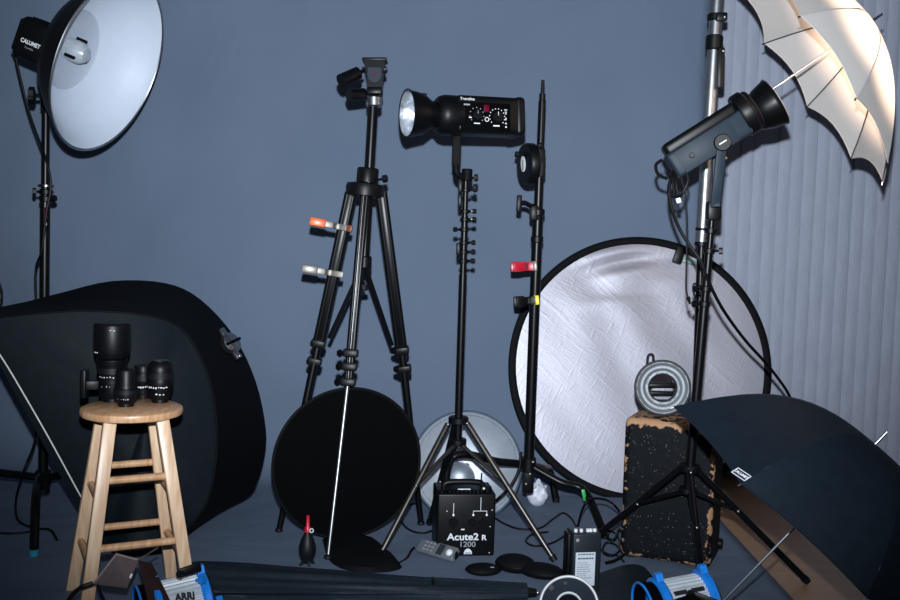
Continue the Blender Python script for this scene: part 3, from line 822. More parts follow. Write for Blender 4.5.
# ---- silver dish standing behind the power pack
zc = .252
dcn = P(466.5, 466, 4.50)
nn = V((-.06, -1, .20)).normalized(); Md = frame(dcn, nn)
root = thing('metal_dish', V((dcn.x, dcn.y, 0)), 'shallow satin silver dish standing on edge behind the power pack', 'light modifier')
satin = mat('satin_aluminium', (.50, .56, .64), .5, .45, var=.06)
o_ = [(.05, -.10), (.12, -.095), (.19, -.06), (.235, -.015), (.25, .0)]
MB().lathe(o_+[(.252, .004), (.247, .005)]+[(r-.003, z+.006) for r, z in o_[::-1][1:]]+[(.0, -.094), (0, -.1)], Md, 64).build('shell', satin, root)
MB().torus(Md @ Matrix.Translation((0, 0, .003)), .249, .005, 80, 8).build('rim', blue_rim, root)
MB().torus(Md @ Matrix.Translation((0, 0, -.0115)), .232, .0022, 80, 6).build('inner_groove', matte_black, root)
pd = P(458, 479, 4.47); Mq = frame(pd, nn)
MB().lathe([(0, .022), (.03, .019), (.058, .010), (.074, -.002), (.077, -.010), (.0, -.012)], Mq, 40).build('deflector', mat('satin_dome', (.22, .26, .31), .4, .5), root)
MB().torus(Mq @ Matrix.Translation((0, 0, -.016)), .074, .003, 40, 6).build('red_edge', red_pl, root)
MB().tube(pd, dcn-nn*.095, .012).build('deflector_post', steel, root)
MB().disc(frame(P(462, 453, 4.545), nn), .036, .02, 24).build('bulb_base', white_plastic, root)

# white crumpled film
root = None
mb = MB(); M0 = Matrix.Translation(G(537, 506, .0))
vs = []; fs = []; seg, rings = 28, 14
for i in range(rings+1):
    for k in range(seg):
        a = 2*PI*k/seg; t_ = PI*i/rings
        p = V((.052*math.sin(t_)*math.cos(a), .045*math.sin(t_)*math.sin(a), .056-.056*math.cos(t_)))
        s_ = 1+.28*noise.noise(p*34+V((2, 5, 1)))
        vs.append(M0 @ V((p.x*s_, p.y*s_, max(.004, p.z*s_))))
for i in range(rings):
    for k in range(seg): j = (k+1) % seg; fs.append([i*seg+k, i*seg+j, (i+1)*seg+j, (i+1)*seg+k])
o = MB().add(vs, fs).build('plastic_bag', white_film, base=G(537, 506, 0), sharp=25)
props(o, 'crumpled white plastic bag on the floor behind the turtle base of the bare stand', 'bag')
mb = MB(); M0 = Matrix.Translation(G(501, 505, .0)); vs = []
for i in range(rings+1):
    for k in range(seg):
        a = 2*PI*k/seg; t_ = PI*i/rings
        p = V((.045*math.sin(t_)*math.cos(a), .035*math.sin(t_)*math.sin(a), .035-.035*math.cos(t_)))
        s_ = 1+.3*noise.noise(p*40+V((7, 5, 1)))
        vs.append(M0 @ V((p.x*s_, p.y*s_, max(.004, p.z*s_))))
o = MB().add(vs, fs).build('crumpled_tissue', white_film, base=G(501, 505, 0), sharp=25)
props(o, 'small crumpled white wad on the floor beside the silver dish', 'wrapping')

# ---- power pack
fl_ = G(436, 558); fr_ = G(494, 557.5)
px = (fr_-fl_); W = px.length; px.normalize(); py_ = V((-px.y, px.x, 0)); H = .252
root = thing('power_pack', (fl_+fr_)/2+py_*.1, 'black flash power pack lettered Acute2R 1200 under the middle stand', 'power pack')
c0 = (fl_+fr_)/2+py_*.095
MB().box(xyz(c0+V((0, 0, H/2+.006)), px, V((0, 0, 1))), W, H, .19, .008, 3).build('case', black_plastic, root)
ft = MB()
for sx in (-1, 1):
    for sy in (-1, 1): ft.disc(Matrix.Translation(c0+px*sx*(W/2-.025)+py_*sy*.07+V((0, 0, .004))), .012, .008, 14)
ft.build('feet', rubber, root)
fo = (fl_+fr_)/2-py_*.0015; up = V((0, 0, 1))


def fpt(x, y): return fo+px*(x-464.5)*W/58+up*(.006+(557.5-y)*H/64)-py_*.0


hb = MB(); hb.path([fpt(443, 493)+py_*.05, fpt(443, 487)+py_*.05, fpt(450, 484.5)+py_*.05, fpt(474, 484.5)+py_*.05, fpt(481, 487)+py_*.05, fpt(481, 494)+py_*.05], .012, 12, 5); hb.build('handle', black_plastic, root)
tp = MB()
for i in range(5): tp.disc(Matrix.Translation(fpt(440+i*8, 493)+py_*.02+V((0, 0, .004))), .012, .014, 14)
tp.disc(Matrix.Translation(fpt(486, 493)+py_*.03+V((0, 0, .01))), .016, .024, 16); tp.build('sockets', black_metal, root)
gl = MB(); gl.box(xyz(fpt(462, 493)+py_*.02+V((0, 0, .012)), px, up), .05, .004, .004); gl.sphere(Matrix.Translation(fpt(481, 492)+up*.016), .005); gl.build('top_mark', marking, root)
MB().path([fpt(479, 494)+py_*.03, fpt(479.5, 474)+py_*.03], .003, 8).build('antenna', black_metal, root)
q = MB()
for (xa, ya, xb, yb, w) in ((451.5, 503, 451.5, 514, .002), (478.5, 497, 478.5, 511, .002), (471, 511, 485, 511, .002), (471.3, 511, 471.3, 514, .002), (484.7, 511, 484.7, 514, .002)):
    q.bar(fpt(xa, ya), fpt(xb, yb), w, .001, px if xa == xb else up, 0)
for (x_, y_) in ((451.5, 515), (471.3, 515), (484.7, 515)): q.disc(frame(fpt(x_, y_), -py_), .0045, .0015, 12)
for (x_, y_) in ((445, 511), (490, 510), (488.5, 527), (488.5, 554)): q.disc(frame(fpt(x_, y_), -py_), .0022, .0015, 10)
q.bar(fpt(459.5, 529.8), fpt(463, 529.8), .005, .001, up, 0)
q.build('panel_lines', marking, root)
for x_ in (451.5, 470, 481): MB().disc(frame(fpt(x_, 522)-py_*.006, -py_), .018 if x_ < 460 else .015, .014, 20).build('knob', black_metal, root)
text('Acute2', .0385, fpt(461.6, 537.6)-py_*.001, px, up, marking, root, xs=1.12, bold=.0009)
text('R', .029, fpt(482.6, 538.4)-py_*.001, px, up, marking, root, xs=1.1, bold=.0009)
text('1200', .030, fpt(466.2, 545.2)-py_*.001, px, up, marking_dim, root, xs=1.12, bold=.0004)
pts = [(.0165*math.cos(a), .022*math.sin(a)) for a in [PI*i/18 for i in range(19)]]
MB().prism(pts, xyz(fpt(467, 555)-py_*.001, px, up), .002).build('dome_logo', marking, root)
q = MB()
for yy in (.003, .006): q.bar(fpt(467, 555)-py_*.0025+up*yy-px*.012, fpt(467, 555)-py_*.0025+up*yy+px*.012, .0012, .001, up, 0)
q.build('logo_lines', tag_navy, root)

# ---- light meter lying in front of the pack
m0 = G(414, 554, .0); m1 = G(455, 566, .0); dx = (m1-m0).normalized(); dy = V((-dx.y, dx.x, 0)); L_ = (m1-m0).length
root = thing('light_meter', (m0+m1)/2, 'small grey handheld light meter with white dome lying left of the power pack', 'light meter')
tl = (V((0, 0, 1))-CF*.35).normalized()
mc = (m0+m1)/2+dy*.02+V((0, 0, .034)); dy2 = (dy+V((0, 0, .9))).normalized()
Mm = xyz(mc, dx, dy2)
MB().box(Mm, L_*.90, .060, .026, .008, 3).build('body', meter_grey, root)
MB().box(Mm @ Matrix.Translation((.022, 0, .0135)), .028, .046, .002).build('display', display, root)
q = MB()
for i in range(3):
    for j in range(3): q.box(Mm @ Matrix.Translation((-.055+.019*i, -.016+.016*j, .0142)), .012, .006, .003, .001)
q.build('buttons', marking_dim, root)
MB().disc(Mm @ Matrix.Translation((.072, .0, .0)), .026, .022, 24).build('head', black_plastic, root)
MB().sphere(Mm @ Matrix.Translation((.066, -.002, .010)), .0155, .0155, .0155).build('dome', white_plastic, root)
MB().path([m0+V((0, .02, .02)), G(411, 551, .012), G(407, 558, .006), G(398, 564, .005), G(388, 569, .02)], .005, 8, 6).build('wrist_strap', cable_mat, root)

# ---- blower
b0 = G(307, 566, 0)
root = thing('air_blower', b0, 'black rubber bulb blower with a thin red nozzle standing on the floor', 'blower')
MB().lathe([(0, .012), (.014, .013), (.026, .03), (.033, .055), (.033, .075), (.026, .102), (.016, .122), (.011, .134), (0, .136)], Matrix.Translation(b0), 28).build('bulb', rubber, root)
f_ = MB()
for a in (0, PI/2, PI, 3*PI/2):
    d_ = V((math.cos(a+.5), math.sin(a+.5), 0)); f_.bar(b0+d_*.010+V((0, 0, .035)), b0+d_*.028+V((0, 0, .001)), .012, .008, V((0, 0, 1)), .002)
f_.build('fins', rubber, root)
MB().lathe([(0, .134), (.013, .134), (.012, .148), (.0075, .156), (.006, .195), (.004, .197), (0, .197)], Matrix.Translation(b0), 18).build('nozzle', red_pl, root)
MB().torus(frame(b0+V((.016, -.012, .142)), D(0, 0, 1)), .007, .002, 16, 6).build('hang_ring', marking, root)

# ---- folded black umbrella along the front
root = thing('folded_umbrella', G(360, 590), 'long folded black umbrella lying across the floor at the front', 'umbrella')
pa = V((G(192, 590).x, 3.32, .066)); pb = V((G(524, 592).x, 3.43, .036))
vs = []; fs = []; NL, NS = 56, 64
d_ = (pb-pa).normalized()
for i in range(NL+1):
    t_ = i/NL; c_ = lerp(pa, pb, t_); M = frame(c_, d_, V((0, 0, 1)))
    for k in range(NS):
        a = 2*PI*k/NS
        rz = lerp(.064, .031, t_**.9); ry = lerp(.15, .036, t_**.8)
        w = 1+(.10*math.sin(7*a+t_*2.5)+.07*math.sin(13*a-t_*4)+.12*noise.noise(V((t_*4, math.cos(a)*2, math.sin(a)*2))))*(1-.3*t_)
        if t_ < .04: w *= .9+2.5*t_
        vs.append(M @ V((rz*w*math.cos(a), ry*w*math.sin(a), 0)))
for v in vs: v.z = max(v.z, .006)
for i in range(NL):
    for k in range(NS): j = (k+1) % NS; fs.append([i*NS+k, i*NS+j, (i+1)*NS+j, (i+1)*NS+k])
fs.append(list(range(NS))); fs.append([NL*NS+k for k in range(NS)])
MB().add(vs, fs).build('canopy', cloth_black, root, sharp=50)
MB().tube(pb-d_*.02, P(533, 589, 3.60) if False else pb+d_*.035, .022, .014).build('end_cap', black_plastic, root)
MB().sphere(Matrix.Translation(pb+d_*.04), .008).build('tip', steel, root)
MB().torus(frame(lerp(pa, pb, .72), d_, V((0, 0, 1))), .041, .006, 30, 6).build('tie_band', black_plastic, root)

# ---- flat black pouches
for (x_, y_, rx_, ry_, rot, lab) in ((483, 571, .068, .045, .05, 'leftmost of three flat black pouches, with a tiny white mark'), (515, 568, .078, .062, -.3, 'middle of three flat black pouches, domed top'), (541, 574, .088, .055, -.35, 'rightmost of three flat black pouches, against the white-rimmed ring')):
    p0 = G(x_, y_+4, 0); h = .022 if x_ < 500 else .034 if x_ < 530 else .028
    root = thing('soft_pouch', p0, lab, 'pouch', 'flat black pouches beside the power pack')
    M = Matrix.Translation(p0+V((0, 0, h))) @ Matrix.Rotation(rot, 4, 'Z')
    MB().sphere(M, rx_, ry_, h, 32, 14).build('cover', black_fabric, root)
    MB().lathe([(1+.02*math.cos(a), .09*math.sin(a)) for a in [2*PI*i/6 for i in range(6)]], M @ Matrix.Diagonal((rx_, ry_, h, 1)), 40, closed=True).build('zip', black_plastic, root)
    if x_ < 500: MB().box(M @ Matrix.Translation((.030, -.020, h*.72)), .018, .010, .003, .001).build('label', marking_dim, root)

# ---- battery pack with label
q0 = G(571.5, 592); q1 = G(599.5, 591); bx_ = (q1-q0).normalized(); by_ = V((-bx_.y, bx_.x, 0)); W = (q1-q0).length
Hh = (592-533.5)*q0.y/1000*1.03
root = thing('battery_pack', (q0+q1)/2, 'upright slim black battery pack with a white label of fine print', 'battery pack')
bc_ = (q0+q1)/2+by_*.045
MB().box(xyz(bc_+V((0, 0, Hh/2)), bx_, up), W, Hh, .09, .006, 3).build('case', grey_body if False else mat('dark_blue_black_casing', (.009, .014, .021), .45), root)
bo = (q0+q1)/2-by_*.0012


def bpt(x, y): return bo+bx_*(x-585.5)*W/28+up*((592-y)*Hh/58.5)


MB().bar(bpt(584, 552), bpt(584, 586), W*.70, .0012, bx_, 0).build('label_sheet', label_paper, root)
q = MB(); random.seed(3)
for (y_, a_, b_, w_) in [(554, 576.5, 592.5, .0042), (558.2, 576.5, 592, .006)]+[(562.5+2.2*i, 576, 576+random.uniform(9, 16), .0016) for i in range(8)]:
    x_ = a_
    while x_ < b_:
        e = min(b_, x_+random.uniform(1, 3.2)); q.bar(bpt(x_, y_)-by_*.001, bpt(e, y_)-by_*.001, w_, .0008, up, 0); x_ = e+.5
q.build('fine_print', mat('print_grey', (.10, .12, .16), .6), root)
MB().disc(frame(bpt(575.5, 539.5), -by_), .0065, .002, 16).build('round_mark', marking_dim, root)
q = MB()
for x_ in (575, 580.5, 587, 590, 594): q.disc(Matrix.Translation(bpt(x_, 532.5)+by_*.02+V((0, 0, .004))), .0065, .012, 12)
q.build('connectors', marking, root)
MB().box(xyz(bc_-bx_*(W/2+.008)+V((0, 0, Hh*.55)), bx_, up), .014, Hh*.85, .06, .004).build('side_clip', black_plastic, root)

# ---- ring shaped grille at the bottom edge
gc = P(569, 606, 3.22); gn = -(gc-CP).normalized(); gn = (gn+V((0, 0, .15))).normalized(); Mg = frame(gc, gn, V((1, 0, 0)))
GR = .099
root = thing('ring_light', V((gc.x, gc.y, .0)), 'white-rimmed round grille with a hole, cut by the bottom frame edge', 'ring light')
MB().lathe([(GR, -.03), (GR, .006), (GR-.003, .010), (GR-.007, .010), (GR-.009, .006), (GR-.009, -.03)], Mg, 72, closed=True).build('rim', white_plastic, root)
MB().lathe([(.039, -.03), (.039, .008), (.042, .010), (.045, .008), (.045, -.03)], Mg, 48, closed=True).build('inner_rim', white_plastic, root)
mb = MB(); mb.lathe([(.044, -.0), (.044, .004), (.052, .003), (GR-.012, .003), (GR-.008, .004), (GR-.008, .0)], Mg, 64, closed=True)
mb.build('grille', grille, root)
q = MB()
for r in [.048+.0055*i for i in range(8)]: q.torus(Mg @ Matrix.Translation((0, 0, .004)), r, .0009, 56, 4)
q.build('grille_rings', matte_black, root)
q = MB()
for (x_, y_, s_) in ((-.058, .058, .017), (-.010, .072, .010)): q.box(Mg @ Matrix.Translation((x_, y_, .006)) @ Matrix.Rotation(.7, 4, 'Z'), s_, s_, .003)
q.build('holes', ink, root)
MB().lathe([(.03, -.07), (.07, -.07), (GR-.005, -.03), (GR-.005, -.004), (.04, -.004), (.038, -.03)], Mg, 48, closed=True).build('housing', black_plastic, root)

# ---- scuffed case
a0 = G(618.5, 558); a1 = G(709.5, 573)
cx = (a1-a0); CW = cx.length; cx.normalize(); cy = V((-cx.y, cx.x, 0)); CD = .225
CH = P(628, 417, a0.y).z
root = thing('equipment_case', (a0+a1)/2+cy*CD/2, 'tall scuffed black box with bare wood showing along its worn edges', 'case')
bm = bmesh.new(); bmesh.ops.create_cube(bm, size=1)
for v in bm.verts: v.co = V((v.co.x*CW, v.co.y*CD, v.co.z*(CH-.012)))
bmesh.ops.bevel(bm, geom=bm.edges[:], offset=.026, segments=4, profile=.5, affect='EDGES')
bmesh.ops.subdivide_edges(bm, edges=[e for e in bm.edges if e.calc_length() > .05], cuts=24, use_grid_fill=True)
me = bpy.data.meshes.new('shell'); bm.to_mesh(me); bm.free()
attr = me.attributes.new('wear', 'FLOAT', 'POINT')
hx_, hy_, hz_ = CW/2, CD/2, (CH-.012)/2
for i, v in enumerate(me.vertices):
    dz = hz_-v.co.z; dxr = hx_-v.co.x; dyf = v.co.y+hy_; dxl = v.co.x+hx_; db = v.co.z+hz_
    w = 0
    w = max(w, .85*max(0, 1-dz/.055) if dyf < .03 or dxl < .02 else .25)
    if dz < .004: w = .46
    w = max(w, .72*max(0, 1-(dxr+dyf)/.040)); w = max(w, .62*max(0, 1-(dxl+dyf)/.042)); w = max(w, .66*max(0, 1-(db+dyf)/.042))
    if dxr < .002 and dyf > .03: w = min(w, .1)
    attr.data[i].value = w*1.0
for p in me.polygons: p.use_smooth = True
me.set_sharp_from_angle(angle=R_(30)); me.materials.append(case_mat())
o = bpy.data.objects.new('shell', me); COL.objects.link(o); o.parent = root
o.matrix_local = Matrix.Translation(V((0, 0, CH/2+.006))) @ xyz(V((0, 0, 0)), cx, cy)
ft = MB()
for sx in (-1, 1):
    for sy in (-1, 1): ft.disc(Matrix.Translation((a0+a1)/2+cy*CD/2+cx*sx*(CW/2-.04)+cy*sy*(CD/2-.035)+V((0, 0, .008))), .018, .016, 14)
ft.build('feet', rubber, root)
MB().disc(frame(a1+cy*(CD-.02)+cx*.004+V((0, 0, .06)), cx), .022, .02, 16).build('corner_bumper', black_plastic, root)

# ---- ring flash standing on the case
RY = a0.y-.0
ctop = CH+.001
rc = P(662.5, 389.5, 3.99); rR = 28.2*.00399; rc.z = ctop+rR*1.0+.001
rn = D(-.16, -.06, .98); Mf = frame(rc, rn, V((0, 0, 1)))
root = thing('ring_flash', V((rc.x, rc.y, ctop)), 'shiny silver ring flash with an open centre standing on the scuffed case', 'ring flash')
MB().lathe([(rR, -.035), (rR, .004), (rR-.003, .010), (rR-.008, .012), (rR-.010, .006), (.062, .002), (.060, .006), (.056, .008), (.052, .0), (.052, -.035)], Mf, 64, closed=True).build('housing', mat('charcoal_casing', (.05, .055, .06), .5, spec=.3), root)
silver_tex = mat('faceted_reflector', (.36, .40, .44), .6, 0, spec=.3, var=.5, scale=60, bump=.35, bscale=70)
MB().lathe([(rR-.009, .008), (rR-.02, .0005), (.083, -.002), (.07, .0008), (.0585, .009)], Mf, 64).build('reflector', silver_tex, root)
MB().torus(Mf @ Matrix.Translation((0, 0, .006)), .083, .0065, 64, 10).build('flash_tube', mat('clear_tube', (.36, .40, .45), .5, 0), root)
mb = MB(); mb.path([rc+V((-.062, .02, rR-.03)), rc+V((-.060, .02, rR+.008)), rc+V((-.05, .02, rR+.018)), rc+V((-.04, .02, rR+.012)), rc+V((-.036, .02, rR-.02))], .0055, 10, 6); mb.build('cord_loop', cable_mat, root)
mb = MB(); mb.bar(Mf @ V((0, 0, 0))+CR*-.058+V((0, .06, .0)), Mf @ V((0, 0, 0))+CR*.062+V((0, .06, .0)), .022, .03, V((0, 0, 1)), .008)
mb.bar(rc+CR*-.06+V((0, .07, -.032)), rc+CR*.07+V((0, .07, -.036)), .018, .03, V((0, 0, 1)), .006); mb.bar(rc+CR*.07+V((0, .05, -.06)), rc+CR*.07+V((0, .05, .04)), .03, .05, D(1, 0, 0), .008)
mb.build('mounting_plate', black_plastic, root)

# ---- umbrellas


def umbrella(name, label, c, axis, R, depth, n, phase, mdir, canopy_m, shaft_len, tip, rib_m, shaft_m, rib_r=.002, pw=1.8, hem=None, scal=.055):
    M = frame(c, axis, mdir)                       # local z to the apex, local x = mdir
    root = thing(name, c, label, 'umbrella')
    NU, NV = 8, 14
    vs = []; fs = []

    def h(v): return depth*(1-v**pw)
    for i in range(n):
        a0 = phase+2*PI*i/n; a1 = phase+2*PI*(i+1)/n
        base = len(vs)
        for jv in range(NV+1):
            v = jv/NV
            for ju in range(NU+1):
                u = ju/NU; vv = v*(1-scal*(1-(2*u-1)**2)*v**3)
                p0 = V((R*vv*math.cos(a0), R*vv*math.sin(a0), h(vv))); p1 = V((R*vv*math.cos(a1), R*vv*math.sin(a1), h(vv)))
                q = lerp(p0, p1, u); 
                vs.append(M @ q)
        for jv in range(NV):
            for ju in range(NU):
                a = base+jv*(NU+1)+ju; fs.append([a, a+1, a+NU+2, a+NU+1])
    cn = MB().add(vs, fs).build('canopy', canopy_m, root, sharp=9)
    if hem:
        rim = []
        for i in range(n):
            for ju in range(NU): rim.append(vs[i*(NU+1)*(NV+1)+NV*(NU+1)+ju])
        rim.append(rim[0]); MB().path(rim, .0022, 5).build('hem', hem, cn)
    for i in range(n):
        a = phase+2*PI*i/n
        pts = [M @ V((R*v*math.cos(a), R*v*math.sin(a), h(v)-.004)) for v in [k/10 for k in range(11)]]
        rb = MB().path(pts, rib_r, 6).build('rib', rib_m, root)
        MB().path([M @ V((R*.50*math.cos(a), R*.50*math.sin(a), h(.50)-.005)), M @ V((.015*math.cos(a), .015*math.sin(a), depth*.66))], rib_r*.85, 6).build('strut', rib_m, rb)
        MB().tube(pts[-1]-(pts[-1]-pts[-2]).normalized()*.004, pts[-1]+(pts[-1]-pts[-2]).normalized()*.008, .003, seg=8).build('rib_tip', rib_m, rb)
    MB().tube(M @ V((0, 0, depth+.0)), M @ V((0, 0, -shaft_len)), .0042, seg=12).build('shaft', shaft_m, root)
    MB().tube(M @ V((0, 0, depth-.005)), M @ V((0, 0, depth+tip)), .0055, .004, seg=12).build('ferrule', rib_m, root)
    MB().disc(frame(M @ V((0, 0, depth*.66)), axis), .012, .03, 16).build('runner', black_plastic, root)
    return root


UY = 3.72
UA, UT = -.6405, -.1556; ua = DV(804.75, 67.1, math.cos(UA)*math.cos(UT), math.sin(UA)*math.cos(UT), math.sin(UT)); um = DV(804.75, 67.1, -math.sin(UA), math.cos(UA), 0)
uc = P(804.75, 67.1, UY)
xs_ = um; ys_ = ua.cross(um)
near_sign = 1 if ys_.dot(CF) < 0 else -1
umbrella('photo_umbrella', 'open white umbrella glowing warm at top right', uc, ua, .513, .27, 10, -.035*near_sign, um, translucent_white(), .40, .045, dark_steel, chrome, .0026, hem=mat('umbrella_hem', (.45, .42, .40), .7))

BA, BT = -.7818, .1034; ba = DV(805.86, 515.7, math.cos(BA)*math.cos(BT), math.sin(BA)*math.cos(BT), math.sin(BT)); bmv = DV(805.86, 515.7, -math.sin(BA), math.cos(BA), 0)
bc2 = P(805.86, 515.7, 3.0)
ys_ = ba.cross(bmv)
# phase: tips seen at -70, -20.5 and +25 degrees from the near direction
ns_ = 1 if ys_.dot(CF) < 0 else -1
ur = umbrella('photo_umbrella', 'open black umbrella lying on its side on the floor at lower right', bc2, ba, .532, .30, 8, ns_*1.11, bmv, umb_black, .47, .05, steel, steel, .0024, 2.7, hem=umb_black, scal=.012)
# brand tag near a rim tip
tc_ = P(741.5, 475.5, 2.47)

# ---- right-hand stand and flash head
HB = P(690, 468, 3.70); TP = P(712, 218, 3.70)
root = thing('light_stand', V((HB.x, HB.y, 0)), 'black tripod stand at right straddling the scuffed case, holding the angled flash head', 'light stand')
ax = (TP-HB).normalized()
stand_section(root, HB-ax*.09, lerp(HB, TP, .66), .0175); stand_section(root, lerp(HB, TP, .66), lerp(HB, TP, .87), .0145); stand_section(root, lerp(HB, TP, .87), TP, .011)
for t_, kd in ((.66, D(-1, 0, .3)), (.72, D(-1, 0, .3)), (.87, D(1, 0, .3)), (.95, None)): collar(root, lerp(HB, TP, t_), ax, .021, .022, kd, black_plastic, .011)
q = MB(); q.path([lerp(HB, TP, .73)-D(1, 0, 0)*.02, lerp(HB, TP, .74)-D(1, 0, 0)*.045, lerp(HB, TP, .71)-D(1, 0, 0)*.045, lerp(HB, TP, .67)-D(1, 0, 0)*.03], .004, 8, 4); q.build('hook', black_metal, root)
MB().disc(frame(HB, ax), .040, .028, 20).build('leg_hub', black_plastic, root); MB().disc(frame(HB-ax*.085, ax), .034, .024, 20).build('brace_collar', black_plastic, root)
for (a, ft_, bt) in (((684, 466, 3.71), (576, 552), .42), ((697, 470, 3.69), (808, 582), .36), ((690, 472, 3.66), (708, 640), .36)):
    pa_ = P(*a); pf_ = G(*ft_, .011)
    lg = MB().tube(pa_, pf_, .0125, .0125).build('leg', black_tube, root)
    MB().tube(lerp(pa_, pf_, .965), pf_, .016, .013).build('foot', rubber, lg)
    MB().tube(HB-ax*.085, lerp(pa_, pf_, bt), .0085).build('brace', black_tube, root)
    MB().sphere(Matrix.Translation(pa_+D(0, 0, 1)*.014), .006).build('rivet', steel, root)
    MB().sphere(Matrix.Translation(lerp(pa_, pf_, bt)+D(0, 0, 1)*.014), .006).build('rivet', steel, lg)

ha3 = DV(740, 120, .835*.985, -.55*.985, -.17); hup = DV(740, 120, -.55, -.835, 0); hup = (hup-ha3*hup.dot(ha3)).normalized(); hf = ha3.cross(hup); hf = hf if hf.dot(CF) < 0 else -hf
hc = P(706, 142, 3.68)
# the head sits on the umbrella shaft line, just below it
root = thing('flash_head', TP, 'grey-blue flash head tilted up toward the glowing umbrella', 'flash head')
K = .00368
bd_ = MB(); bd_.box(xyz(hc-hup*.012, ha3, hup), 84*K, 27*K, .125, .014, 3)
rear = hc-ha3*.165-hup*.02
body = bd_.build('body', grey_body, root)
MB().box(xyz(hc+hup*.048, ha3, hup), 80*K, .052, .12, .018, 4).build('top_cover', black_plastic, root)
MB().box(xyz(hc-hup*.014+hf*.0615-ha3*.012, ha3, hup), 60*K, 24*K, .004, .003).build('side_panel', grey_body, body)
pv = P(722.5, 142.5, 3.60)
pv = hc+(pv-hc)-hf*((pv-hc).dot(hf))+hf*.066
MB().disc(frame(pv+hf*.008, hf), .031, .022, 28).build('pivot_knob', black_plastic, root)
MB().box(xyz(pv+hf*.020, (ha3*.9-hup*.0+D(0, 0, 0)), hup), .030, .005, .003, .001).build('knob_mark', marking, root)
MB().disc(frame(P(692, 155, 3.60)-hf*.0, hf), .010, .008, 16).build('side_socket', black_metal, root)
mb = MB(); mb.lathe([(0, -.02), (.078, -.02), (.082, -.012), (.082, .018), (.074, .024), (.074, .034), (.070, .040), (0, .040)], frame(hc+ha3*.165+hup*.012, ha3), 36); mb.build('front_collar', black_plastic, root)
mo = P(775, 102, 3.68); Mo = frame(mo, ha3)
RRf = .092
mb = MB(); mb.lathe([(.052, -.115), (.050, -.10), (.064, -.085), (.080, -.05), (.088, -.015), (RRf, -.002), (RRf+.003, 0), (RRf-.001, .002), (.084, -.015), (.075, -.05), (.055, -.08), (.03, -.095), (.03, -.115)], Mo, 48, closed=True)
mb.build('reflector', black_tube, root)
MB().torus(Mo, RRf+.001, .0018, 60, 6).build('reflector_lip', steel, root)
MB().lathe([(0, -.088), (.03, -.088), (.055, -.076), (.074, -.048), (.083, -.015), (RRf-.002, .001)], Mo, 48).build('reflector_lining', chrome, root)
MB().sphere(frame(mo-ha3*.06, ha3), .026).build('bulb', frosted, root)
mb = MB(); y0 = pv+hf*.004; y1 = P(715, 205, 3.63); mb.bar(y0, y1, .034, .012, D(1, 0, 0), .003)
y2 = pv-hf*.146; y3 = y1-hf*.146 if False else P(717, 205, 3.77); mb.bar(y2, y3, .034, .012, D(1, 0, 0), .003); mb.bar(y1+V((0, -.006, 0)), y3+V((0, .006, 0)), .034, .014, D(1, 0, 0), .003)
mb.build('yoke', grey_body, root)
MB().box(xyz(P(713.5, 211, 3.70), D(1, 0, 0), ax), .05, .07, .05, .008).build('stand_socket', black_plastic, root)
MB().disc(frame(P(726, 158, 3.60), D(0, 0, 1)), .0055, .006, 12).build('screw', brass, root)
mb = MB(); mb.path([rear+hup*.05, rear-ha3*.03+hup*.045, rear-ha3*.04+hup*.01, rear-ha3*.02-hup*.02], .006, 8, 5); mb.build('rear_handle', black_plastic, root)
mb = MB()
for s_ in range(3):
    mb.path([P(676+s_, 166, 3.66), P(670+3*s_, 180+2*s_, 3.64), P(672+4*s_, 196, 3.64), P(682, 194, 3.65), P(688, 180, 3.65), P(684, 168, 3.66)], .0045, 8, 6)
mb.build('cable_loops', cable_mat, root)
MB().path([P(676, 170, 3.67), P(669, 186, 3.66), P(671, 206, 3.66), P(680, 230, 3.67), P(693, 250, 3.665), P(701, 262, 3.66), P(708, 280, 3.67), P(722, 308, 3.72), P(745, 340, 3.9), P(770, 368, 4.1), P(790, 397, 4.35), P(800, 430, 4.45), V((P(800, 430, 4.5).x, 4.5, .01))], .0065, 8, 6).build('power_cable', cable_mat, root)
sc2 = MB().path([P(680, 172, 3.66), P(686, 200, 3.66), P(687, 240, 3.66), P(686, 285, 3.66), P(688, 298, 3.66)], .0032, 8, 6).build('sync_cable', cable_mat, root)
MB().tube(P(688, 297, 3.66), P(690, 304, 3.66), .008, .004).build('plug', black_plastic, sc2)
MB().box(frame(P(678.5, 200.5, 3.63), D(0, 0, 1), D(.3, 1, 0)), .018, .017, .004, .001).build('cable_tag', marking, root)

# ---- tall silver pole
PT = P(718.5, -25, 4.26); PB = P(701.5, 245, 4.26)
dv = (PT-PB).normalized(); foot = P(694.5, 450, 4.26); foot = PB+(foot-PB)*(PB.z/(PB.z-foot.z)); dl = (PB-foot).normalized()
root = thing('backdrop_pole', V((foot.x, foot.y, 0)), 'tall bright silver pole rising out of the frame behind the angled flash head', 'pole')
MB().tube(PB, PT, .0275, seg=28).build('upper_tube', mat('dull_aluminium_tube', (.30, .32, .35), .36, .9), root)
MB().tube(foot+dl*.01, PB+dl*.01, .0185, seg=24).build('lower_tube', black_tube, root)
MB().lathe([(0, 0), (.11, 0), (.11, .008), (.03, .02), (.03, .05), (0, .05)], Matrix.Translation((foot.x, foot.y, .006)), 28).build('foot_plate', black_plastic, root)
for py, h in ((17, .03), (42, .062), (229, .012), (244, .02)):
    pp = lerp(PT, PB, (py+25)/270.); MB().disc(frame(pp, dv), .036 if py < 100 else .030, h, 24).build('collar', black_plastic, root)
MB().box(xyz(P(721.5, 17, 4.22), D(1, 0, 0), dv), .045, .035, .03, .006).build('latch', black_plastic, root); MB().box(xyz(P(720.5, 68, 4.22), D(1, 0, 0), dv), .030, .17, .03, .008).build('lever', black_plastic, root)
for q in ((724.5, 17), (723, 51)): MB().sphere(Matrix.Translation(P(q[0], q[1], 4.2)), .007).build('bolt', steel, root)

# ---- fresnel lamps


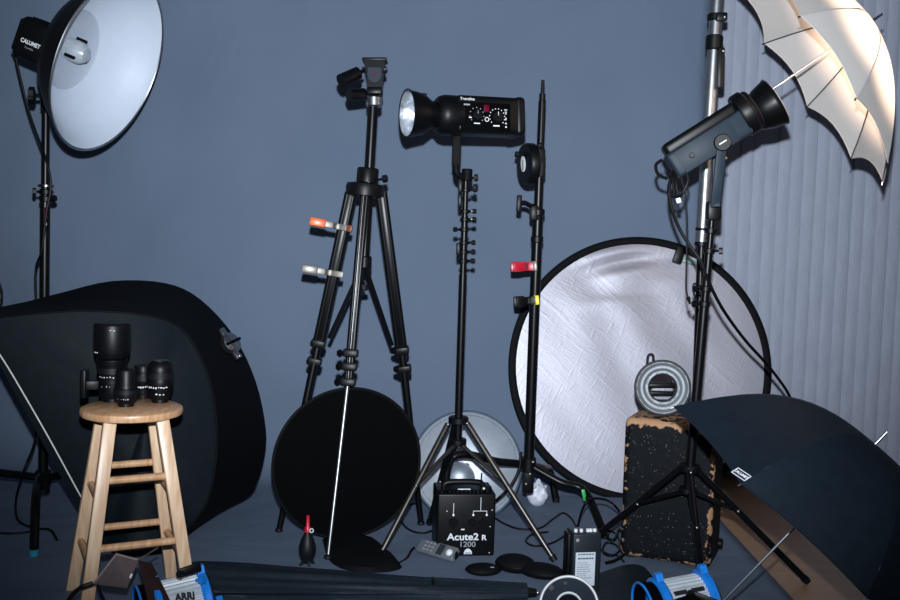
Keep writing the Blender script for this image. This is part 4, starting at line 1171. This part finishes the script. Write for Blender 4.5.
def fresnel(label, M, s=1., doors=(), arri=True, armdir=1, vents=True):
    """local x = towards the lens, z = up; origin at the middle of the body"""
    o = V(M.translation)
    root = thing('fresnel_lamp', V((o.x, o.y, 0)), label, 'stage lamp', 'blue and silver stage lamps on the floor')
    T_ = lambda x, y, z: M @ V((x*s, y*s, z*s))

    def ring(x0, x1, k0, k1, n=28):
        pts = []
        for i in range(n):
            a = 2*PI*i/n; r = .088*(1+.03*math.cos(4*a)); pts.append((r*math.cos(a), r*math.sin(a)))
        return pts
    oct_ = [(.098*s*math.cos(a)*(1.0), .098*s*math.sin(a)) for a in [2*PI*i/28 for i in range(28)]]
    Mx = M @ Matrix.Rotation(PI/2, 4, 'Y')           # local z -> +x
    # silver ribbed body
    mb = MB(); prof = []
    nrib = 36
    pts = []
    for i in range(nrib*4):
        a = 2*PI*i/(nrib*4); rr = (.088+(.003 if (i % 4) in (0, 1) else -.002))*s; pts.append((rr*math.cos(a), rr*math.sin(a)))
    mb.prism(pts, Mx, .125*s); bdy = mb.build('body', silver_rib, root, sharp=20)
    q = MB()
    for sx in (-.028, .028):
        a = R_(38); q.box(M @ Matrix.Rotation(-a, 4, 'X') @ Matrix.Translation((sx*s, 0, .0905*s)), .040*s, .012*s, .006*s)
    if vents: q.build('vent_slots', ink, bdy)
    for sx, nm in ((1, 'front_casting'), (-1, 'rear_casting')):
        q = MB(); q.lathe([(.070*s, -.014*s), (.095*s, -.014*s), (.102*s, -.006*s), (.102*s, .010*s), (.094*s, .016*s), (.070*s, .016*s)], M @ Matrix.Translation((sx*.072*s, 0, 0)) @ Matrix.Rotation(sx*PI/2, 4, 'Y'), 40, closed=True)
        q.prism([(-.02*s, 0), (.02*s, 0), (.008*s, .026*s), (-.008*s, .026*s)], M @ Matrix.Translation((sx*.072*s, 0, .095*s)) @ Matrix.Rotation(PI/2, 4, 'X') @ Matrix.Rotation(PI/2, 4, 'Y'), .022*s)
        q.build(nm, blue_arri, root)
    q = MB(); q.disc(M @ Matrix.Translation((-.085*s, 0, 0)) @ Matrix.Rotation(PI/2, 4, 'Y'), .086*s, .02*s, 32); q.build('rear_cover', black_plastic, root)
    k_ = MB(); knob(k_, T_(-.095, 0, -.02), M.to_3x3() @ V((-1, 0, 0)), .018*s, .02*s, .02*s); k_.build('focus_knob', blue_arri, root)
    MB().lathe([(0, .100*s), (.03*s, .098*s), (.055*s, .088*s), (.066*s, .076*s), (.066*s, .07*s), (0, .07*s)], Mx, 36).build('lens', glass_dark, root)
    MB().lathe([(.066*s, .07*s), (.072*s, .072*s), (.086*s, .10*s), (.092*s, .125*s), (.095*s, .125*s), (.092*s, .09*s), (.085*s, .07*s)], Mx, 40, closed=True).build('door_holder', matte_black, root)
    MB().torus(Mx @ Matrix.Translation((0, 0, .126*s)), .094*s, .004*s, 48, 8).build('holder_ring', blue_arri, root)
    for (ang, open_, m_) in doors:
        # leaf hinged at the ring at angle ang, opened outwards by open_
        A_ = Mx @ Matrix.Rotation(ang, 4, 'Z') @ Matrix.Translation((.088*s, 0, .128*s)) @ Matrix.Rotation(open_, 4, 'Y')
        q = MB(); q.prism([(-.0*s, -.060*s), (.0*s, .060*s), (.11*s, .095*s), (.135*s, .08*s), (.135*s, -.08*s), (.11*s, -.095*s)], A_, .003*s)
        q.build('barn_door', m_, root)
    # yoke
    q = MB(); w = .118*s
    for sy in (-1, 1):
        q.bar(T_(0, sy*.118, .0), M @ V((0, sy*.118*s, 0))+V((0, 0, -(o.z-.02)) if armdir else V((0, 0, 0))), .030*s, .008*s, M.to_3x3() @ V((1, 0, 0)), .002)
    q.bar(T_(0, -.122, 0)+V((0, 0, -(o.z-.012))), T_(0, .122, 0)+V((0, 0, -(o.z-.012))), .034*s, .010*s, M.to_3x3() @ V((1, 0, 0)), .002)
    q.build('yoke', black_metal, root)
    for sy in (-1, 1):
        q = MB(); q.disc(M @ Matrix.Translation((0, sy*.105*s, 0)) @ Matrix.Rotation(PI/2, 4, 'X'), .02*s, .03*s, 20); q.build('pivot', black_plastic, root)
    return root


def orient(p, fx, upv=V((0, 0, 1))):
    x = fx.normalized(); z = (upv-x*upv.dot(x)).normalized(); y = z.cross(x)
    M = Matrix((x, y, z)).transposed().to_4x4(); M.translation = p; return M


# right lamp
pr = P(683, 607, 3.10)
Mfr = orient(pr, D(-.97, .12, .20), V((0, -.0, 1)))
fr1 = fresnel('blue and silver stage lamp at the bottom, beside the scuffed case', Mfr, 1.04, doors=((0, 1.35, matte_black), (PI/2, 1.2, matte_black)))
q = MB(); pz = P(690, 594, 2.985); q.bar(pz, P(722, 606, 2.96), .026, .012, D(0, -1, 0), .004); q.disc(frame(pz+D(0, 0, 1)*.006, D(0, 0, 1)), .014, .01, 18); q.build('tilt_lever', black_plastic, fr1)
# left lamp
pl_ = P(180, 606, 3.10)
Mfl = orient(pl_, D(-.80, .10, .42), V((.12, 0, 1)))
fr2 = fresnel('blue and silver stage lamp with open metal leaves at the foot of the stool', Mfl, 1.0,
              vents=False)
q = MB(); q.bar(P(178, 574, 3.02), P(201, 566, 3.06), .030, .014, D(0, -1, 0), .006); q.disc(frame(P(180, 574, 3.00), D(0, 0, 1)), .012, .01, 18); q.build('tilt_lever', black_plastic, fr2)
q = MB(); knob(q, P(196, 580, 3.05), D(1, -.2, .3), .013, .016, .014); q.build('lock_knob', blue_arri, fr2)
tx = D(1, -.05, 0)
text('ARRI', .030, P(185, 596.5, 2.985), D(1, -.12, 0), D(-.12, -1, 0), ink, fr2, xs=.95, bold=.0012)
# leaves hand placed around the left lamp
q = MB()
cs = [P(92, 584, 3.02), P(116, 553, 3.08), P(139, 559, 3.08), P(127, 588, 2.98)]
nrm_ = (cs[1]-cs[0]).cross(cs[2]-cs[0]).normalized()
q.add(cs+[c_+nrm_*.003 for c_ in cs], [[0, 1, 2, 3], [7, 6, 5, 4], [0, 4, 5, 1], [1, 5, 6, 2], [2, 6, 7, 3], [3, 7, 4, 0]]); q.build('barn_door', leaf_met, fr2)
q = MB(); cs = [P(138, 560, 3.07), P(152, 563, 3.08), P(174, 608, 2.99), P(150, 610, 2.97)]
nrm_ = (cs[1]-cs[0]).cross(cs[2]-cs[0]).normalized()
q.add(cs+[c_+nrm_*.003 for c_ in cs], [[0, 1, 2, 3], [7, 6, 5, 4], [0, 4, 5, 1], [1, 5, 6, 2], [2, 6, 7, 3], [3, 7, 4, 0]]); q.build('barn_door', mat('dark_maroon_leaf', (.03, .014, .014), .35, .3), fr2)
MB().box(frame(P(131, 576, 3.0), D(0, 0, 1), D(.4, -1, 0)), .014, .007, .004, .001).build('leaf_clip', marking, fr2)
MB().path([P(93, 583, 3.02), P(80, 588, 3.0), P(70, 598, 2.95), P(64, 612, 2.9)], .007, 8, 5).build('lamp_cable', cable_mat, fr2)
MB().path([P(98, 584, 3.02), P(101, 594, 3.0), P(106, 604, 2.98)], .005, 8, 4).build('lamp_cord', cable_mat, fr2)
MB().tube(P(139, 559.5, 3.10), P(158, 548, 3.16), .0025, seg=8).build('leaf_rod', steel, fr2)

# ---- loose cloth and cables
pts = [(598, 575), (628, 566), (648, 572), (664, 610), (588, 612)]
lo = [G(x, y, .006) for x, y in pts]; n = len(lo); ce = sum(lo, V((0, 0, 0)))/n
mb = MB(); lo2 = catmull(lo+[lo[0]], 5)[:-1]; n = len(lo2)
mb.add(lo2+[p+V((0, 0, .006+.004*noise.noise(p*9))) for p in lo2]+[ce+V((0, 0, .014))], [[i, (i+1) % n, n+(i+1) % n, n+i] for i in range(n)]+[[n+i, n+(i+1) % n, 2*n] for i in range(n)]+[list(range(n))[::-1]])
o = mb.build('folded_cloth', cloth_black, base=G(620, 590, 0)); props(o, 'dark blue-black cloth on the floor in front of the scuffed case', 'cloth')


def cable(name, label, pts, r=.0045):
    P3 = [q if isinstance(q, Vector) else G(q[0], q[1], r+.005) for q in pts]
    o = MB().path(P3, r, 8, 7).build(name, cable_mat, base=V((P3[0].x, P3[0].y, 0)), sharp=80)
    return props(o, label, 'cable')


cable('floor_cable', 'black cable curving from the power pack to the tangle by the battery pack', [(495, 518), (505, 524), (520, 529), (540, 528), (553, 519), (563, 513), (571, 518), (576, 526)])
cable('floor_cable', 'black cable looping on the floor under the right leg of the middle stand', [(548, 532), (533, 534), (526, 541), (535, 546), (552, 543), (566, 535), (576, 530)])
cable('floor_cable', 'thick black cable arching behind the battery pack toward the scuffed case', [(577, 529), P(583, 508, 4.1), P(592, 499, 4.1), P(606, 500, 4.15), P(616, 507, 4.12), (624, 520)], .005)
cable('floor_cable', 'black cable bunched between the battery pack and the scuffed case', [(601, 533), (611, 531), (618, 537), (620, 549), (612, 556), (603, 552), (606, 543), (616, 545), (622, 553)], .005)
cable('floor_cable', 'thick black lead piled at the left corner of the scuffed case', [(600, 528), (606, 537), (614, 540), (619, 530), (624, 536), (626, 551), (616, 560), (606, 563)], .007)
cable('floor_cable', 'lower black cable running flat under the bunch beside the battery pack', [(600, 549), (608, 554), (618, 556), (624, 562)], .004)
cable('floor_cable', 'black cable coiled beside the right foot of the tripod', [(418, 503), (406, 506), (400, 514), (403, 524), (412, 531), (424, 533), (434, 530)], .0045)
cable('floor_cable', 'thin black cable entering from the left edge past the blue-tipped foot', [(-25, 529), (0, 533), (20, 533), (34, 531)], .0045)
cable('hanging_cable', 'short bit of black cable hanging at the left edge of the picture', [P(-4, 268, 4.6), P(-1, 282, 4.6), P(2, 292, 4.6), P(1, 302, 4.6), P(-6, 308, 4.6), V((P(-8, 320, 4.6).x, 4.6, .01))], .005)
cable('dish_cable', 'black cable arcing from the bare stand down along the silver dish', [P(521, 452, 4.36), P(519, 470, 4.33), P(510, 487, 4.31), P(498, 499, 4.30), (488, 507)], .007)

# tag on black umbrella: on the fabric, near the rim
dg = bpy.context.evaluated_depsgraph_get(); bpy.context.view_layer.update()
hit = None
dirv = (P(741.5, 475.5, 3)-CP).normalized()
can = [c for c in ur.children if c.name.startswith('canopy')][0]
bpy.context.view_layer.update()
mwi = can.matrix_world.inverted()
ok, loc, nor, idx = can.ray_cast(mwi @ CP, (mwi.to_3x3() @ dirv).normalized())
if ok:
    loc = can.matrix_world @ loc; nor = (can.matrix_world.to_3x3() @ nor).normalized()
    if nor.dot(CF) > 0: nor = -nor
    e_ = D(.83, .56, 0); vd = dirv; xd = (e_-vd*(e_.dot(nor)/vd.dot(nor))).normalized(); e_ = D(.30, -.95, 0); yd = (e_-vd*(e_.dot(nor)/vd.dot(nor))); yd = (yd-xd*yd.dot(xd)).normalized()
    M = xyz(loc+nor*.003, xd, yd)
    tg = MB().box(M, .052, .026, .002).build('brand_tag', tag_navy, ur)
    q = MB()
    for (x_, y_, w_, h_) in ((0, .0115, .052, .0022), (0, -.0115, .052, .0022), (-.025, 0, .0022, .025), (.025, 0, .0022, .025)): q.box(M @ Matrix.Translation((x_, y_, .0013)), w_, h_, .0008)
    q.build('tag_border', marking, tg)
    text('CALUMET', .0115, loc+nor*.0045, xd, yd, marking, tg, bold=.0003)
else:
    print('TAG MISS')

# ------------------------------------------------------------------ lights


def spot(name, loc, target, power, size, color, radius, blend):
    l = bpy.data.lights.new(name, 'SPOT'); l.energy = power; l.color = color; l.shadow_soft_size = radius; l.spot_size = R_(size); l.spot_blend = blend
    o = bpy.data.objects.new(name, l); COL.objects.link(o); o.matrix_world = frame(loc, loc-target); return o


spot('camera_flash', CP+CU*.19+CF*.02, P(470, 85, 4.5), 1020, 79, (.88, .94, 1.0), .022, .9)
# modelling lamp of the right flash head, shining into the white umbrella
l = bpy.data.lights.new('modelling_lamp', 'SPOT'); l.energy = 38; l.color = (1.0, .68, .48); l.shadow_soft_size = .02; l.spot_size = R_(120); l.spot_blend = .6
o = bpy.data.objects.new('modelling_lamp', l); COL.objects.link(o); lp = mo+ha3*.0; o.matrix_world = frame(lp, -ha3)

w = bpy.data.worlds.new('room_light'); scene.world = w; w.use_nodes = True
w.node_tree.nodes['Background'].inputs[0].default_value = (.62, .75, 1.0, 1); w.node_tree.nodes['Background'].inputs[1].default_value = .045

vs_ = scene.view_settings; vs_.view_transform = 'Standard'; vs_.look = 'None'; vs_.gamma = 1; vs_.use_curve_mapping = False; vs_.exposure = 0
